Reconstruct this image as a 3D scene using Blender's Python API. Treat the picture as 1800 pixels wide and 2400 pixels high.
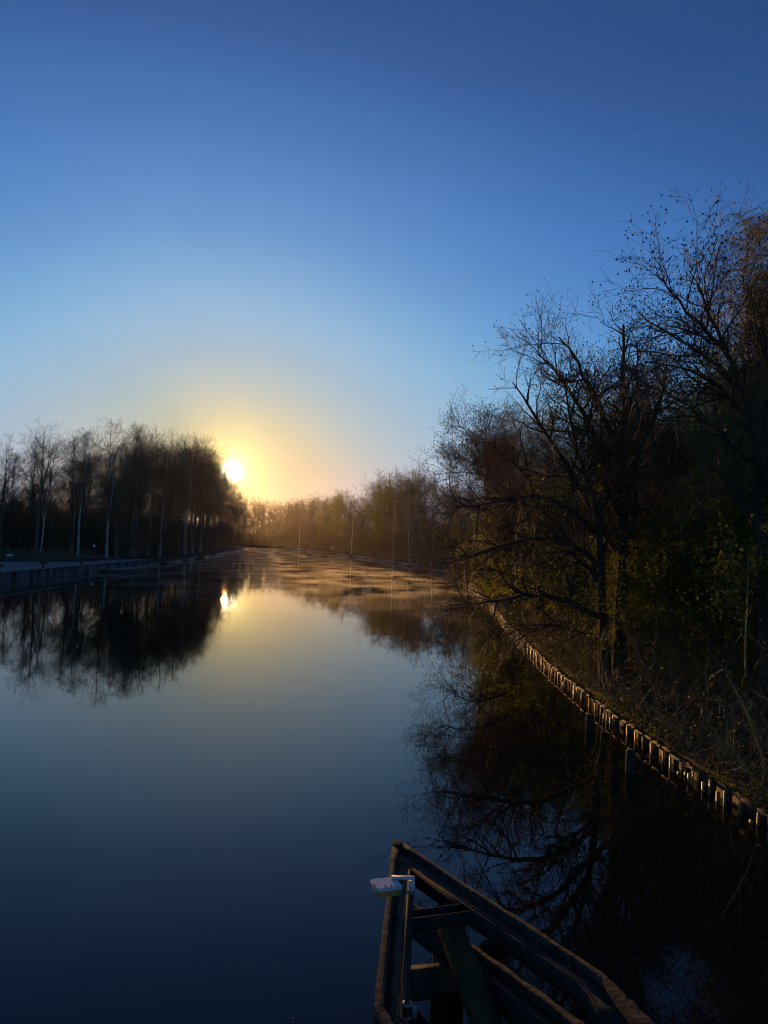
import bpy, math, random
import numpy as np
from mathutils import Vector, Matrix

for _o in list(bpy.data.objects):
    bpy.data.objects.remove(_o, do_unlink=True)
SC = bpy.context.scene
COL = SC.collection
rng = np.random.default_rng(7)

# ------------------------------------------------------------------ camera
F = 1650.0                      # focal length in photo pixels (1800 x 2400)
CAMZ = 4.5
RHO = math.radians(2.3)
TH = math.atan(71.0 / F * math.cos(RHO))
fwd = np.array([0, math.cos(TH), math.sin(TH)])
up0 = np.array([0, -math.sin(TH), math.cos(TH)])
rt0 = np.array([1.0, 0, 0])
rt = rt0 * math.cos(RHO) + up0 * math.sin(RHO)
up = -rt0 * math.sin(RHO) + up0 * math.cos(RHO)
cam = bpy.data.cameras.new("camera")
camo = bpy.data.objects.new("camera", cam)
COL.objects.link(camo)
cam.sensor_fit = 'VERTICAL'
cam.sensor_height = 36.0
cam.lens = F / 2400 * 36.0
cam.clip_start = 0.05
cam.clip_end = 6000
camo.matrix_world = Matrix(((rt[0], up[0], -fwd[0], 0), (rt[1], up[1], -fwd[1], 0),
                            (rt[2], up[2], -fwd[2], CAMZ), (0, 0, 0, 1)))
SC.camera = camo


def ray(px, py):
    return fwd * F + rt * (px - 900) - up * (py - 1200)


def on_z(px, py, z):
    """world point of a photo pixel on the horizontal plane z"""
    d = ray(px, py)
    return np.array([0, 0, CAMZ]) + d * ((z - CAMZ) / d[2])


def at_y(px, py, y):
    """world point of a photo pixel at distance y"""
    d = ray(px, py)
    return np.array([0, 0, CAMZ]) + d * (y / d[1])


# ------------------------------------------------------------------ world, sun, exposure
SUN_AZ = math.radians(-12.5)
SUN_EL = math.radians(5.1)
sd = np.array([math.sin(SUN_AZ) * math.cos(SUN_EL), math.cos(SUN_AZ) * math.cos(SUN_EL), math.sin(SUN_EL)])
SC.view_settings.view_transform = 'Standard'
SC.view_settings.look = 'None'
SC.view_settings.exposure = 0.0
SC.view_settings.gamma = 1.0
world = bpy.data.worlds.new("World")
SC.world = world
world.use_nodes = True
nt = world.node_tree
nt.nodes.clear()
W = nt.nodes.new
L = nt.links.new
sky = W('ShaderNodeTexSky')
sky.sky_type = 'NISHITA'
sky.sun_disc = False
sky.sun_elevation = SUN_EL
sky.sun_rotation = SUN_AZ
sky.altitude = 20
sky.air_density = 1.0
sky.dust_density = 0.6
sky.ozone_density = 2.5
bg = W('ShaderNodeBackground')
bg.inputs['Strength'].default_value = 0.085
# the clear, deep morning blue of the photo: grade the computed sky with one curve per channel
tcs = W('ShaderNodeTexCoord'); sps = W('ShaderNodeSeparateXYZ'); cbs = W('ShaderNodeCombineXYZ')
mzs = W('ShaderNodeMath'); mzs.operation = 'MAXIMUM'; mzs.inputs[1].default_value = 0.085
L(tcs.outputs['Generated'], sps.inputs[0]); L(sps.outputs[0], cbs.inputs[0]); L(sps.outputs[1], cbs.inputs[1])
L(sps.outputs[2], mzs.inputs[0]); L(mzs.outputs[0], cbs.inputs[2]); L(cbs.outputs[0], sky.inputs[0])
pre = W('ShaderNodeVectorMath'); pre.operation = 'SCALE'; pre.inputs['Scale'].default_value = 0.085
post = W('ShaderNodeVectorMath'); post.operation = 'SCALE'; post.inputs['Scale'].default_value = 1 / 0.085
cv = W('ShaderNodeRGBCurve')
CV = [[(0, 0), (.058, .034), (.087, .060), (.165, .133), (.29, .245), (.485, .335), (.75, .42), (1.0, .49)],
      [(0, 0), (.1, .092), (.133, .162), (.212, .300), (.328, .450), (.485, .49), (.65, .51), (1, .52)],
      [(0, 0), (.162, .262), (.2, .415), (.27, .60), (.352, .68), (.43, .62), (.54, .49), (.62, .38), (1, .30)]]
for c_, pts_ in enumerate(CV):
    cu = cv.mapping.curves[c_]
    cu.points[0].location = pts_[0]; cu.points[1].location = pts_[-1]
    for q_ in pts_[1:-1]:
        cu.points.new(*q_)
cv.mapping.update()
L(sky.outputs[0], pre.inputs[0])
L(pre.outputs[0], cv.inputs['Color'])
L(cv.outputs[0], post.inputs[0])
ms_ = W('ShaderNodeMapping'); ms_.inputs['Scale'].default_value = (1.2, 1.2, 4.0); ms_.inputs['Rotation'].default_value = (.12, .05, 0)
L(tcs.outputs['Generated'], ms_.inputs[0])
ns_ = W('ShaderNodeTexNoise'); ns_.inputs['Scale'].default_value = 2.2; ns_.inputs['Detail'].default_value = 5; ns_.inputs['Roughness'].default_value = .6
L(ms_.outputs[0], ns_.inputs['Vector'])
rs_ = W('ShaderNodeMapRange'); rs_.inputs[1].default_value = .3; rs_.inputs[2].default_value = .7; rs_.inputs[3].default_value = .97; rs_.inputs[4].default_value = 1.03
L(ns_.outputs[0], rs_.inputs[0])
vs_ = W('ShaderNodeVectorMath'); vs_.operation = 'SCALE'
L(post.outputs[0], vs_.inputs[0]); L(rs_.outputs[0], vs_.inputs['Scale'])
L(vs_.outputs[0], bg.inputs[0])
tc = W('ShaderNodeTexCoord')
dt = W('ShaderNodeVectorMath'); dt.operation = 'DOT_PRODUCT'
nrm = W('ShaderNodeVectorMath'); nrm.operation = 'NORMALIZE'
L(tc.outputs['Generated'], nrm.inputs[0])
L(nrm.outputs[0], dt.inputs[0])
dt.inputs[1].default_value = tuple(sd)
mx = W('ShaderNodeMath'); mx.operation = 'MAXIMUM'; mx.inputs[1].default_value = 0.0
L(dt.outputs['Value'], mx.inputs[0])
last = bg.outputs[0]


def glow(power, col, strength):
    """aureole of scattered light round the sun"""
    global last
    p = W('ShaderNodeMath'); p.operation = 'POWER'; p.inputs[1].default_value = power
    L(mx.outputs[0], p.inputs[0])
    m = W('ShaderNodeMath'); m.operation = 'MULTIPLY'; m.inputs[1].default_value = strength
    L(p.outputs[0], m.inputs[0])
    b = W('ShaderNodeBackground'); b.inputs[0].default_value = (*col, 1)
    L(m.outputs[0], b.inputs[1])
    a = W('ShaderNodeAddShader')
    L(last, a.inputs[0]); L(b.outputs[0], a.inputs[1])
    last = a.outputs[0]


glow(240, (1.0, 0.68, 0.04), 0.17)
glow(900, (1.0, 0.70, 0.08), 0.60)
glow(4000, (1.0, 0.80, 0.35), 1.6)
glow(24000, (1.0, 0.92, 0.7), 10.0)
wo = W('ShaderNodeOutputWorld')
L(last, wo.inputs[0])

sun = bpy.data.lights.new("sun", 'SUN')
sun.energy = 5.0
sun.angle = math.radians(0.5)
sun.color = (1.0, 0.51, 0.17)
suno = bpy.data.objects.new("sun", sun)
COL.objects.link(suno)
suno.rotation_euler = Vector(sd).to_track_quat('Z', 'Y').to_euler()
SC.cycles.pixel_filter_type = 'BLACKMAN_HARRIS'
SC.cycles.filter_width = 1.1
SC.cycles.use_denoising = True
SC.cycles.denoising_prefilter = 'ACCURATE'
SC.cycles.max_bounces = 8
SC.cycles.volume_bounces = 0
SC.cycles.transparent_max_bounces = 8


# ------------------------------------------------------------------ materials
def mat(name, col, col2=None, scale=4.0, rough=0.85, detail=6, stretch=(1, 1, 1), bump=0.0, metal=0.0, transl=0.0,
        spec=0.3, lo=0.35, hi=0.65):
    m = bpy.data.materials.new(name)
    m.use_nodes = True
    n = m.node_tree.nodes
    l = m.node_tree.links
    p = n['Principled BSDF']
    p.inputs['Roughness'].default_value = rough
    p.inputs['Metallic'].default_value = metal
    p.inputs['Specular IOR Level'].default_value = spec
    p.inputs['Base Color'].default_value = (*col, 1)
    if col2 is not None:
        t = n.new('ShaderNodeTexCoord')
        mp = n.new('ShaderNodeMapping')
        mp.inputs['Scale'].default_value = stretch
        l.new(t.outputs['Object'], mp.inputs[0])
        nz = n.new('ShaderNodeTexNoise')
        nz.inputs['Scale'].default_value = scale
        nz.inputs['Detail'].default_value = detail
        nz.inputs['Roughness'].default_value = 0.65
        l.new(mp.outputs[0], nz.inputs['Vector'])
        r = n.new('ShaderNodeValToRGB')
        r.color_ramp.elements[0].color = (*col, 1)
        r.color_ramp.elements[0].position = lo
        r.color_ramp.elements[1].color = (*col2, 1)
        r.color_ramp.elements[1].position = hi
        l.new(nz.outputs[0], r.inputs[0])
        l.new(r.outputs[0], p.inputs['Base Color'])
        if bump:
            b = n.new('ShaderNodeBump')
            b.inputs['Strength'].default_value = bump
            b.inputs['Distance'].default_value = 0.03
            l.new(nz.outputs[0], b.inputs['Height'])
            l.new(b.outputs[0], p.inputs['Normal'])
    if transl:
        out = n['Material Output']
        tr = n.new('ShaderNodeBsdfTranslucent')
        if col2 is not None:
            l.new(r.outputs[0], tr.inputs[0])
        else:
            tr.inputs[0].default_value = (*col, 1)
        ms = n.new('ShaderNodeMixShader')
        ms.inputs[0].default_value = transl
        l.new(p.outputs[0], ms.inputs[1]); l.new(tr.outputs[0], ms.inputs[2])
        l.new(ms.outputs[0], out.inputs[0])
    return m


M = {}
M['bark'] = mat('grey_brown_bark', (0.09, 0.07, 0.05), (0.19, 0.155, 0.12), 9, 0.9, stretch=(1, 1, .25), bump=.8)
M['darkbark'] = mat('dark_alder_bark', (0.028, 0.022, 0.016), (0.075, 0.058, 0.042), 9, 0.9, stretch=(1, 1, .3), bump=.8)
M['birchbark'] = mat('white_birch_bark', (0.05, 0.045, 0.04), (0.55, 0.52, 0.47), 5, 0.7, stretch=(.6, .6, 1.6), lo=.40, hi=.50, bump=.3)
M['twig'] = mat('brown_twigs', (0.08, 0.052, 0.032), (0.15, 0.10, 0.06), 2.0, 0.7)
M['redtwig'] = mat('reddish_twigs', (0.16, 0.07, 0.035), (0.26, 0.12, 0.06), 2.0, 0.7)
M['paletwig'] = mat('pale_sun_toned_twigs', (0.22, 0.145, 0.065), (0.38, 0.26, 0.12), 3.0, 0.6)  # pale bark, its colour lifted to imitate sunlight on the twigs
M['bud'] = mat('buds', (0.05, 0.035, 0.02), (0.09, 0.06, 0.03), 5, 0.8)
M['catkin'] = mat('yellow_brown_catkins', (0.24, 0.20, 0.035), (0.42, 0.34, 0.07), 2, 0.8, transl=.45)
M['leaf'] = mat('young_green_leaves', (0.22, 0.25, 0.02), (0.38, 0.38, 0.04), 1.5, 0.8, transl=.6, spec=.1)
M['yleaf'] = mat('yellow_green_leaves', (0.20, 0.25, 0.02), (0.38, 0.38, 0.04), 1.5, 0.8, transl=.6, spec=.1)
M['ever'] = mat('olive_shrub_leaves', (0.09, 0.11, 0.015), (0.21, 0.21, 0.035), 1.5, 0.85, spec=.1, transl=.45)
M['dryleaf'] = mat('dead_leaves', (0.11, 0.065, 0.03), (0.2, 0.13, 0.06), 3, 0.8)
M['ground'] = mat('leafy_soil', (0.010, 0.008, 0.005), (0.032, 0.024, 0.014), 1.4, 0.95, bump=.6)
M['grass'] = mat('dry_reed_grass', (0.10, 0.085, 0.04), (0.2, 0.17, 0.09), 1.5, 0.8)
M['pave'] = mat('frosted_asphalt', (0.11, 0.11, 0.11), (0.22, 0.215, 0.21), 0.8, 0.85, bump=.15)
M['conc'] = mat('stained_concrete', (0.07, 0.06, 0.06), (0.19, 0.17, 0.17), 1.3, 0.85, stretch=(1, 1, .2), bump=.3)
M['coping'] = mat('worn_concrete_edge', (0.16, 0.15, 0.15), (0.28, 0.27, 0.26), 2, 0.85, bump=.2)
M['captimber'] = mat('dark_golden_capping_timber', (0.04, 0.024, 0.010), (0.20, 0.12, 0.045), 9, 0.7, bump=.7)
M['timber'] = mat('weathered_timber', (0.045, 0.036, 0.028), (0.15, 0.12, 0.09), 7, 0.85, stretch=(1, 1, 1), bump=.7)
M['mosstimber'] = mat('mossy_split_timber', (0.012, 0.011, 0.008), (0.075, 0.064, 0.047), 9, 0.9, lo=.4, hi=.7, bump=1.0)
M['piletimber'] = mat('sun_toned_pile_timber', (0.11, 0.055, 0.014), (0.46, 0.25, 0.07), 7, 0.52, stretch=(1, 1, .3), bump=.7, spec=.35)  # gold of the low sun partly put into this base colour
M['steel'] = mat('dark_painted_steel', (0.012, 0.014, 0.014), (0.032, 0.034, 0.031), 7, 0.8, spec=.2, bump=.4)
M['greensteel'] = mat('algae_stained_steel', (0.016, 0.02, 0.011), (0.042, 0.046, 0.026), 4, 0.75, bump=.3)
M['greenpile'] = mat('green_sloping_timber', (0.032, 0.029, 0.012), (0.075, 0.066, 0.030), 6, 0.85, bump=.4)
M['galv'] = mat('galvanised_steel', (0.13, 0.135, 0.14), (0.24, 0.245, 0.25), 14, 0.6, metal=.15, bump=.2)
M['polepaint'] = mat('dull_painted_pole', (0.02, 0.021, 0.023), (0.045, 0.045, 0.047), 20, 0.75, spec=.15, bump=.15)
M['lampgrey'] = mat('pale_grey_lamp_housing', (0.50, 0.50, 0.52), (0.60, 0.60, 0.62), 14, 0.5)
M['bolt'] = mat('dark_bolt', (0.03, 0.03, 0.03), None)
M['white'] = mat('white_paint', (0.7, 0.7, 0.68), (0.78, 0.78, 0.76), 4, 0.6)
M['black'] = mat('black_paint', (0.015, 0.015, 0.015), None, rough=.6)
M['red'] = mat('falu_red_boards', (0.20, 0.025, 0.02), (0.28, 0.04, 0.03), 6, 0.8)
M['rust'] = mat('rusted_iron', (0.03, 0.02, 0.015), (0.08, 0.045, 0.03), 8, 0.8, bump=.3)

g = bpy.data.materials.new('amber_lamp_glass')
g.use_nodes = True
gp = g.node_tree.nodes['Principled BSDF']
gp.inputs['Base Color'].default_value = (0.75, 0.42, 0.10, 1)
gp.inputs['Roughness'].default_value = 0.18
gp.inputs['Transmission Weight'].default_value = 0.55
gp.inputs['IOR'].default_value = 1.45
M['amber'] = g

# water: mirror-still with faint ripples
w = bpy.data.materials.new('still_dark_water')
w.use_nodes = True
n = w.node_tree.nodes
l = w.node_tree.links
p = n['Principled BSDF']
p.inputs['Base Color'].default_value = (0.006, 0.008, 0.007, 1)
p.inputs['Roughness'].default_value = 0.015
p.inputs['IOR'].default_value = 1.333
t = n.new('ShaderNodeTexCoord')
hsum = None
for sc_, st_, amt in (((.22, .6, 1), 1.0, 0.0018), ((1.6, 5.0, 1), 1.0, 0.00035)):
    mp = n.new('ShaderNodeMapping')
    mp.inputs['Scale'].default_value = sc_
    mp.inputs['Rotation'].default_value = (0, 0, 0.15)
    l.new(t.outputs['Object'], mp.inputs[0])
    nz = n.new('ShaderNodeTexNoise')
    nz.inputs['Scale'].default_value = st_
    nz.inputs['Detail'].default_value = 2
    l.new(mp.outputs[0], nz.inputs['Vector'])
    mu = n.new('ShaderNodeMath'); mu.operation = 'MULTIPLY'; mu.inputs[1].default_value = amt
    l.new(nz.outputs[0], mu.inputs[0])
    if hsum is None:
        hsum = mu.outputs[0]
    else:
        ad = n.new('ShaderNodeMath'); ad.operation = 'ADD'
        l.new(hsum, ad.inputs[0]); l.new(mu.outputs[0], ad.inputs[1])
        hsum = ad.outputs[0]
pz_ = n.new('ShaderNodeTexNoise'); pz_.inputs['Scale'].default_value = .09; pz_.inputs['Detail'].default_value = 2
l.new(t.outputs['Object'], pz_.inputs['Vector'])
pr_ = n.new('ShaderNodeMapRange'); pr_.inputs[1].default_value = .4; pr_.inputs[2].default_value = .65
pr_.inputs[3].default_value = .4; pr_.inputs[4].default_value = 2.0
l.new(pz_.outputs[0], pr_.inputs[0])
pm_ = n.new('ShaderNodeMath'); pm_.operation = 'MULTIPLY'
l.new(hsum, pm_.inputs[0]); l.new(pr_.outputs[0], pm_.inputs[1]); hsum = pm_.outputs[0]
b = n.new('ShaderNodeBump')
b.inputs['Strength'].default_value = 1.0
b.inputs['Distance'].default_value = 1.0
l.new(hsum, b.inputs['Height'])
l.new(b.outputs[0], p.inputs['Normal'])
M['water'] = w


# ------------------------------------------------------------------ mesh helpers
def build(name, chunks, mats, parent=None, smooth=False):
    """chunks: list of (verts (n,3), faces (m,k) with k = 3 or 4, material index)"""
    me = bpy.data.meshes.new(name)
    V = np.concatenate([c[0] for c in chunks]).astype(np.float32)
    loops, starts, mi = [], [], []
    off = 0
    ls = 0
    for v, f, k in chunks:
        if len(f):
            loops.append((f + off).ravel())
            kk = f.shape[1]
            starts.append(ls + np.arange(len(f)) * kk)
            ls += len(f) * kk
            mi.append(np.full(len(f), k))
        off += len(v)
    loops = np.concatenate(loops).astype(np.int32)
    starts = np.concatenate(starts).astype(np.int32)
    mi = np.concatenate(mi).astype(np.int32)
    me.vertices.add(len(V)); me.vertices.foreach_set('co', V.ravel())
    me.loops.add(len(loops)); me.loops.foreach_set('vertex_index', loops)
    me.polygons.add(len(starts)); me.polygons.foreach_set('loop_start', starts)
    me.polygons.foreach_set('material_index', mi)
    for m_ in mats:
        me.materials.append(m_)
    me.update(calc_edges=True)
    me.validate()
    if smooth:
        me.polygons.foreach_set('use_smooth', np.ones(len(me.polygons), dtype=bool))
    o = bpy.data.objects.new(name, me)
    COL.objects.link(o)
    if parent is not None:
        o.parent = parent
    return o


BOXF = np.array([[0, 3, 2, 1], [4, 5, 6, 7], [0, 1, 5, 4], [1, 2, 6, 5], [2, 3, 7, 6], [3, 0, 4, 7]])


def box(x0, x1, y0, y1, z0, z1, k=0):
    v = np.array([[x0, y0, z0], [x1, y0, z0], [x1, y1, z0], [x0, y1, z0],
                  [x0, y0, z1], [x1, y0, z1], [x1, y1, z1], [x0, y1, z1]], float)
    return (v, BOXF, k)


def prism(poly, z0, z1, k=0):
    """vertical prism over a plan polygon, as quads plus triangle fans"""
    poly = np.array(poly, float)[:, :2]
    nn = len(poly)
    c = poly.mean(0)
    z0 = np.broadcast_to(z0, nn); z1 = np.broadcast_to(z1, nn)
    v = np.concatenate([np.c_[poly, z0], np.c_[poly, z1], [[c[0], c[1], z0.mean()]], [[c[0], c[1], z1.mean()]]])
    i = np.arange(nn); j = (i + 1) % nn
    q = np.c_[i, j, j + nn, i + nn]
    tr = np.concatenate([np.c_[j, i, np.full(nn, 2 * nn)], np.c_[i + nn, j + nn, np.full(nn, 2 * nn + 1)]])
    return [(v, q, k), (v, tr, k)]


def beam(a, b, wdt, hgt, k=0, upv=(0, 0, 1), segs=1, jit=0.0):
    """box bar from a to b, width across, height along upv; jit roughens it"""
    a = np.array(a, float); b = np.array(b, float)
    d = b - a; ln = np.linalg.norm(d); d /= ln
    u = np.array(upv, float); s = np.cross(d, u); s /= np.linalg.norm(s); u = np.cross(s, d)
    rows = []
    for i in range(segs + 1):
        c = a + d * ln * i / segs
        r_ = [c - s * wdt / 2 - u * hgt / 2, c + s * wdt / 2 - u * hgt / 2, c + s * wdt / 2 + u * hgt / 2, c - s * wdt / 2 + u * hgt / 2]
        rows.append(np.array(r_) + (rng.normal(0, jit, (4, 3)) if jit else 0))
    v = np.concatenate(rows)
    f = [[0, 1, 2, 3], [segs * 4 + 3, segs * 4 + 2, segs * 4 + 1, segs * 4]]
    for i in range(segs):
        for q in range(4):
            r0 = i * 4 + q; r1 = i * 4 + (q + 1) % 4
            f.append([r0, r0 + 4, r1 + 4, r1])
    return (v, np.array(f), k)


def tubes(P, R, S=3, k=0, cap=False):
    """P (N,K,3) polylines, R (N,K) radii"""
    P = np.asarray(P, float); R = np.asarray(R, float)
    if P.ndim == 2:
        P = P[None]; R = R[None]
    N, K, _ = P.shape
    d = P[:, -1] - P[:, 0]
    d /= np.linalg.norm(d, axis=1, keepdims=True) + 1e-9
    ref = np.where(np.abs(d[:, 2:3]) > .8, np.array([[1., 0, 0]]), np.array([[0., 0, 1.]]))
    a = np.cross(d, ref); a /= np.linalg.norm(a, axis=1, keepdims=True)
    b = np.cross(d, a)
    th = np.arange(S) / S * 2 * np.pi
    ring = a[:, None, None, :] * np.cos(th)[None, None, :, None] + b[:, None, None, :] * np.sin(th)[None, None, :, None]
    V = P[:, :, None, :] + ring * R[:, :, None, None]
    base = (np.arange(N) * K * S)[:, None, None] + (np.arange(K - 1) * S)[None, :, None]
    i = np.arange(S)[None, None, :]
    j = (i + 1) % S
    f = np.stack([base + i, base + j, base + j + S, base + i + S], -1).reshape(-1, 4)
    return (V.reshape(-1, 3), f, k)


def quads(C, size, k=0, r=None, flat=0.0):
    """small leaf faces at the points C"""
    r = r or rng
    N = len(C)
    a = r.normal(size=(N, 3)); a[:, 2] *= (1 - flat); a /= np.linalg.norm(a, axis=1, keepdims=True)
    b = r.normal(size=(N, 3)); b[:, 2] *= (1 - flat)
    b -= a * (a * b).sum(1, keepdims=True); b /= np.linalg.norm(b, axis=1, keepdims=True) + 1e-9
    s = size * r.uniform(.6, 1.3, (N, 1))
    V = np.stack([C - a * s, C + b * s * .55, C + a * s, C - b * s * .55], 1)
    f = np.arange(N * 4).reshape(-1, 4)
    return (V.reshape(-1, 3), f, k)


def tag(o, label=None, cat=None, group=None, kind=None):
    if label: o['label'] = label
    if cat: o['category'] = cat
    if group: o['group'] = group
    if kind: o['kind'] = kind
    return o


def empty(name, loc, rz=0.0):
    o = bpy.data.objects.new(name, None)
    COL.objects.link(o)
    o.location = [float(q) for q in loc]
    o.rotation_euler = (0, 0, rz)
    o.empty_display_size = .3
    return o


def dup(root, loc, rz=0.0, scale=(1, 1, 1), label=None, group=None):
    c = root.copy(); COL.objects.link(c)
    c.location = [float(q) for q in loc]; c.rotation_euler = (0, 0, rz); c.scale = scale
    if label: c['label'] = label
    if group: c['group'] = group
    for ch in list(root.children):
        d = ch.copy(); COL.objects.link(d); d.parent = c
        for g_ in list(ch.children):
            e = g_.copy(); COL.objects.link(e); e.parent = d
    return c


# ------------------------------------------------------------------ tree growth
def resample(P, K):
    P = np.asarray(P, float)
    s = np.r_[0, np.cumsum(np.linalg.norm(np.diff(P, axis=0), axis=1))]
    # Catmull-like smoothing through dense cosine blend
    t = np.linspace(0, s[-1], K)
    Q = np.stack([np.interp(t, s, P[:, i]) for i in range(3)], 1)
    for _ in range(2):
        Q[1:-1] = Q[1:-1] * .5 + (Q[:-2] + Q[2:]) * .25
    return Q


def children(P, R, n, t0, t1, length, lenvar, angle, anglevar, nseg, wig, trop, rr, r, lshape=None, rmin=.004, rtip=.35, wt=True):
    """n children on the polylines P; returns their polylines and radii. trop = pull along +z (negative droops)"""
    N, K, _ = P.shape
    seg = np.linalg.norm(np.diff(P, axis=1), axis=2).sum(1)
    pw = seg / seg.sum() if wt else np.full(N, 1 / N)
    idx = r.choice(N, n, p=pw)
    tt = r.uniform(t0, t1, n)
    x = tt * (K - 1); i0 = np.clip(x.astype(int), 0, K - 2); fr = (x - i0)[:, None]
    pos = P[idx, i0] * (1 - fr) + P[idx, i0 + 1] * fr
    rad = R[idx, i0] * (1 - fr[:, 0]) + R[idx, i0 + 1] * fr[:, 0]
    d = P[idx, i0 + 1] - P[idx, i0]; d /= np.linalg.norm(d, axis=1, keepdims=True) + 1e-9
    q = r.normal(size=(n, 3)); q -= d * (q * d).sum(1, keepdims=True); q /= np.linalg.norm(q, axis=1, keepdims=True) + 1e-9
    a = np.radians(r.normal(angle, anglevar, n))[:, None]
    v = d * np.cos(a) + q * np.sin(a)
    ln = length * np.exp(r.normal(0, lenvar, n))
    if N > 3:
        ln = ln * np.clip(seg[idx] / np.median(seg), .4, 1.35) ** .75
    if lshape is not None:
        ln = ln * lshape(tt)
    out = np.zeros((n, nseg + 1, 3)); out[:, 0] = pos
    for s in range(nseg):
        v = v + r.normal(size=(n, 3)) * wig
        v[:, 2] += trop
        v /= np.linalg.norm(v, axis=1, keepdims=True) + 1e-9
        out[:, s + 1] = out[:, s] + v * (ln / nseg)[:, None]
    r0 = np.maximum(np.minimum(rad * rr, rad * .9), rmin)
    taper = np.linspace(1, rtip, nseg + 1)[None, :]
    return out, r0[:, None] * taper


def trunk_line(h, r0, r, lean=(0, 0), wob=.12, K=14, top=.12):
    z = np.linspace(-.3, h, K)
    tt = z / h
    wx = np.cumsum(r.normal(0, wob, K)) * .4; wy = np.cumsum(r.normal(0, wob, K)) * .4
    P = np.c_[tt * lean[0] + wx - wx[0], tt * lean[1] + wy - wy[0], z]
    R = r0 * np.clip(1 - tt * (1 - top), top, 1) ** 1.1
    R[0] *= 1.5; R[1] *= 1.1
    return P[None], R[None]


def tree(name, seed, h=20, r0=.2, leaders=1, kind='slim', base=.35, n1=26, n2=260, n3=1700, n4=6000, l1=3.6, barkm='bark',
         twigm='twig', extra=None, nextra=0, lean=(0, 0), loc=(0, 0, 0), trunks=None, limbs=None, bud=0, budr=.02, leafsize=.05,
         twr=.007, spread=1.0, hide=False, t3=None, l3=1.0, l4=.6, blob=None):
    r = np.random.default_rng(seed)
    root = empty(name, loc)
    droop = kind == 'birch'
    if trunks is None:
        P0, R0 = trunk_line(h, r0, r, lean)
        if leaders > 1:
            Q = [P0]; RR = [R0]
            for _ in range(leaders - 1):
                p2, r2 = children(P0, R0, 1, .25, .5, h * .55, .1, 22, 5, 13, .05, .06, .75, r, rtip=.12)
                Q.append(p2); RR.append(r2)
            P0 = np.concatenate(Q); R0 = np.concatenate(RR)
    else:
        hgt_ = max(float(t_[-1][2]) for t_, _, _ in trunks)
        P0 = []
        for t_, _, _ in trunks:
            q_ = resample(t_, 16)
            w_ = np.cumsum(r.normal(0, .007 * hgt_, (16, 2)), 0) * np.linspace(0, 1, 16)[:, None]
            q_[:, :2] += w_
            P0.append(q_[None])
        P0 = np.concatenate(P0)
        R0 = np.stack([a_ + (b_ * .45 - a_) * np.linspace(0, 1, 16) ** .8 for _, a_, b_ in trunks])
    tr = [tubes(P0, R0, 9, 0)]
    build('trunk', tr, [M[barkm]], root, smooth=True)
    sh = (lambda t_: np.clip(1.2 * (1 - t_ ** 4), .42, 1.1)) if kind != 'spread' else (lambda t_: np.clip(1.2 - t_ * .9, .26, 1.2))
    if droop:
        P1, R1 = children(P0, R0, n1, base, .98, l1, .2, 38, 8, 7, .09, .03, .42, r, sh, rmin=.012, rtip=.2)
        P2, R2 = children(P1, R1, n2, .2, .97, l1 * .42, .25, 42, 12, 5, .12, -.02, .5, r, rmin=.008, rtip=.3)
        P3, R3 = children(P2, R2, n3, .2, 1, l3, .3, 45, 18, 5, .12, -.28, .5, r, rmin=twr, rtip=.5)
        P4, R4 = children(P3, R3, n4, .1, 1, l4, .3, 40, 18, 3, .12, -.30, .7, r, rmin=twr * .8, rtip=.6)
    else:
        P1, R1 = children(P0, R0, n1, base, .99, l1, .22, 48 * spread, 9, 8, .15, .05, .58, r, sh, rmin=.016, rtip=.22)
        if limbs:
            for lp, a_, b_ in limbs:
                P1 = np.concatenate([P1, resample(lp, 9)[None] + r.normal(0, .03, (1, 9, 3))])
                R1 = np.concatenate([R1, np.linspace(a_, b_, 9)[None]])
        P2, R2 = children(P1, R1, n2, .15, .98, l1 * .42, .28, 42, 12, 6, .19, .035, .62, r, rmin=.010, rtip=.3)
        P3, R3 = children(P2, R2, n3, .15, 1, l3, .3, 42, 14, 4, .17, .03, .55, r, rmin=twr, rtip=.45)
        P4, R4 = children(P3, R3, n4, .1, 1, l4, .3, 42, 14, 3, .2, .04, .7, r, rmin=twr * .8, rtip=.55)
    cr = [tubes(P1, R1, 6, 0), tubes(P2, R2, 4, 0), tubes(P3, R3, 3, 1), tubes(P4, R4, 3, 1)]
    mats = [M[barkm if barkm != 'birchbark' else 'twig'], M[twigm]]
    if bud:
        ii = r.choice(len(P4), min(bud, len(P4)), replace=False)
        e = P4[ii, -1]; s_ = r.uniform(.6, 1.3, len(ii)) * budr
        dd = np.array([0, 0, 1.]) * (s_ * 1.3)[:, None]
        cr.append(tubes(np.stack([e - dd, e, e + dd], 1), np.stack([s_ * .15, s_, s_ * .15], 1), 4, len(mats)))
        mats.append(M['bud'])
    if extra:
        pts = []
        src = np.concatenate([P4, P4[:, :]]) if len(P4) else P3
        ii = r.choice(len(P4), nextra); kk = r.integers(0, 4, nextra)
        C = P4[ii, kk] + r.normal(0, .05, (nextra, 3))
        cr.append(quads(C, leafsize, len(mats), r))
        mats.append(M[extra])
    build('crown', cr, mats, root)
    return root


# ------------------------------------------------------------------ water and ground
def interp(xs, ys):
    return lambda q: np.interp(q, xs, ys)


left_x = interp([-80, 30, 55, 94, 110, 160, 236, 270, 286, 310, 340], [-29.5, -29.8, -30.2, -31.4, -32.4, -37.5, -47.5, -52, -61, -76, -92])
right_x = interp([-80, 8, 11.7, 14, 20, 26, 39, 57, 80, 103, 127, 186, 252, 337], [7.5, 6.75, 6.5, 6.3, 6.15, 6.3, 7.05, 8.85, 9.8, 9.7, 7, -5.3, -25, -50])

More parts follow.
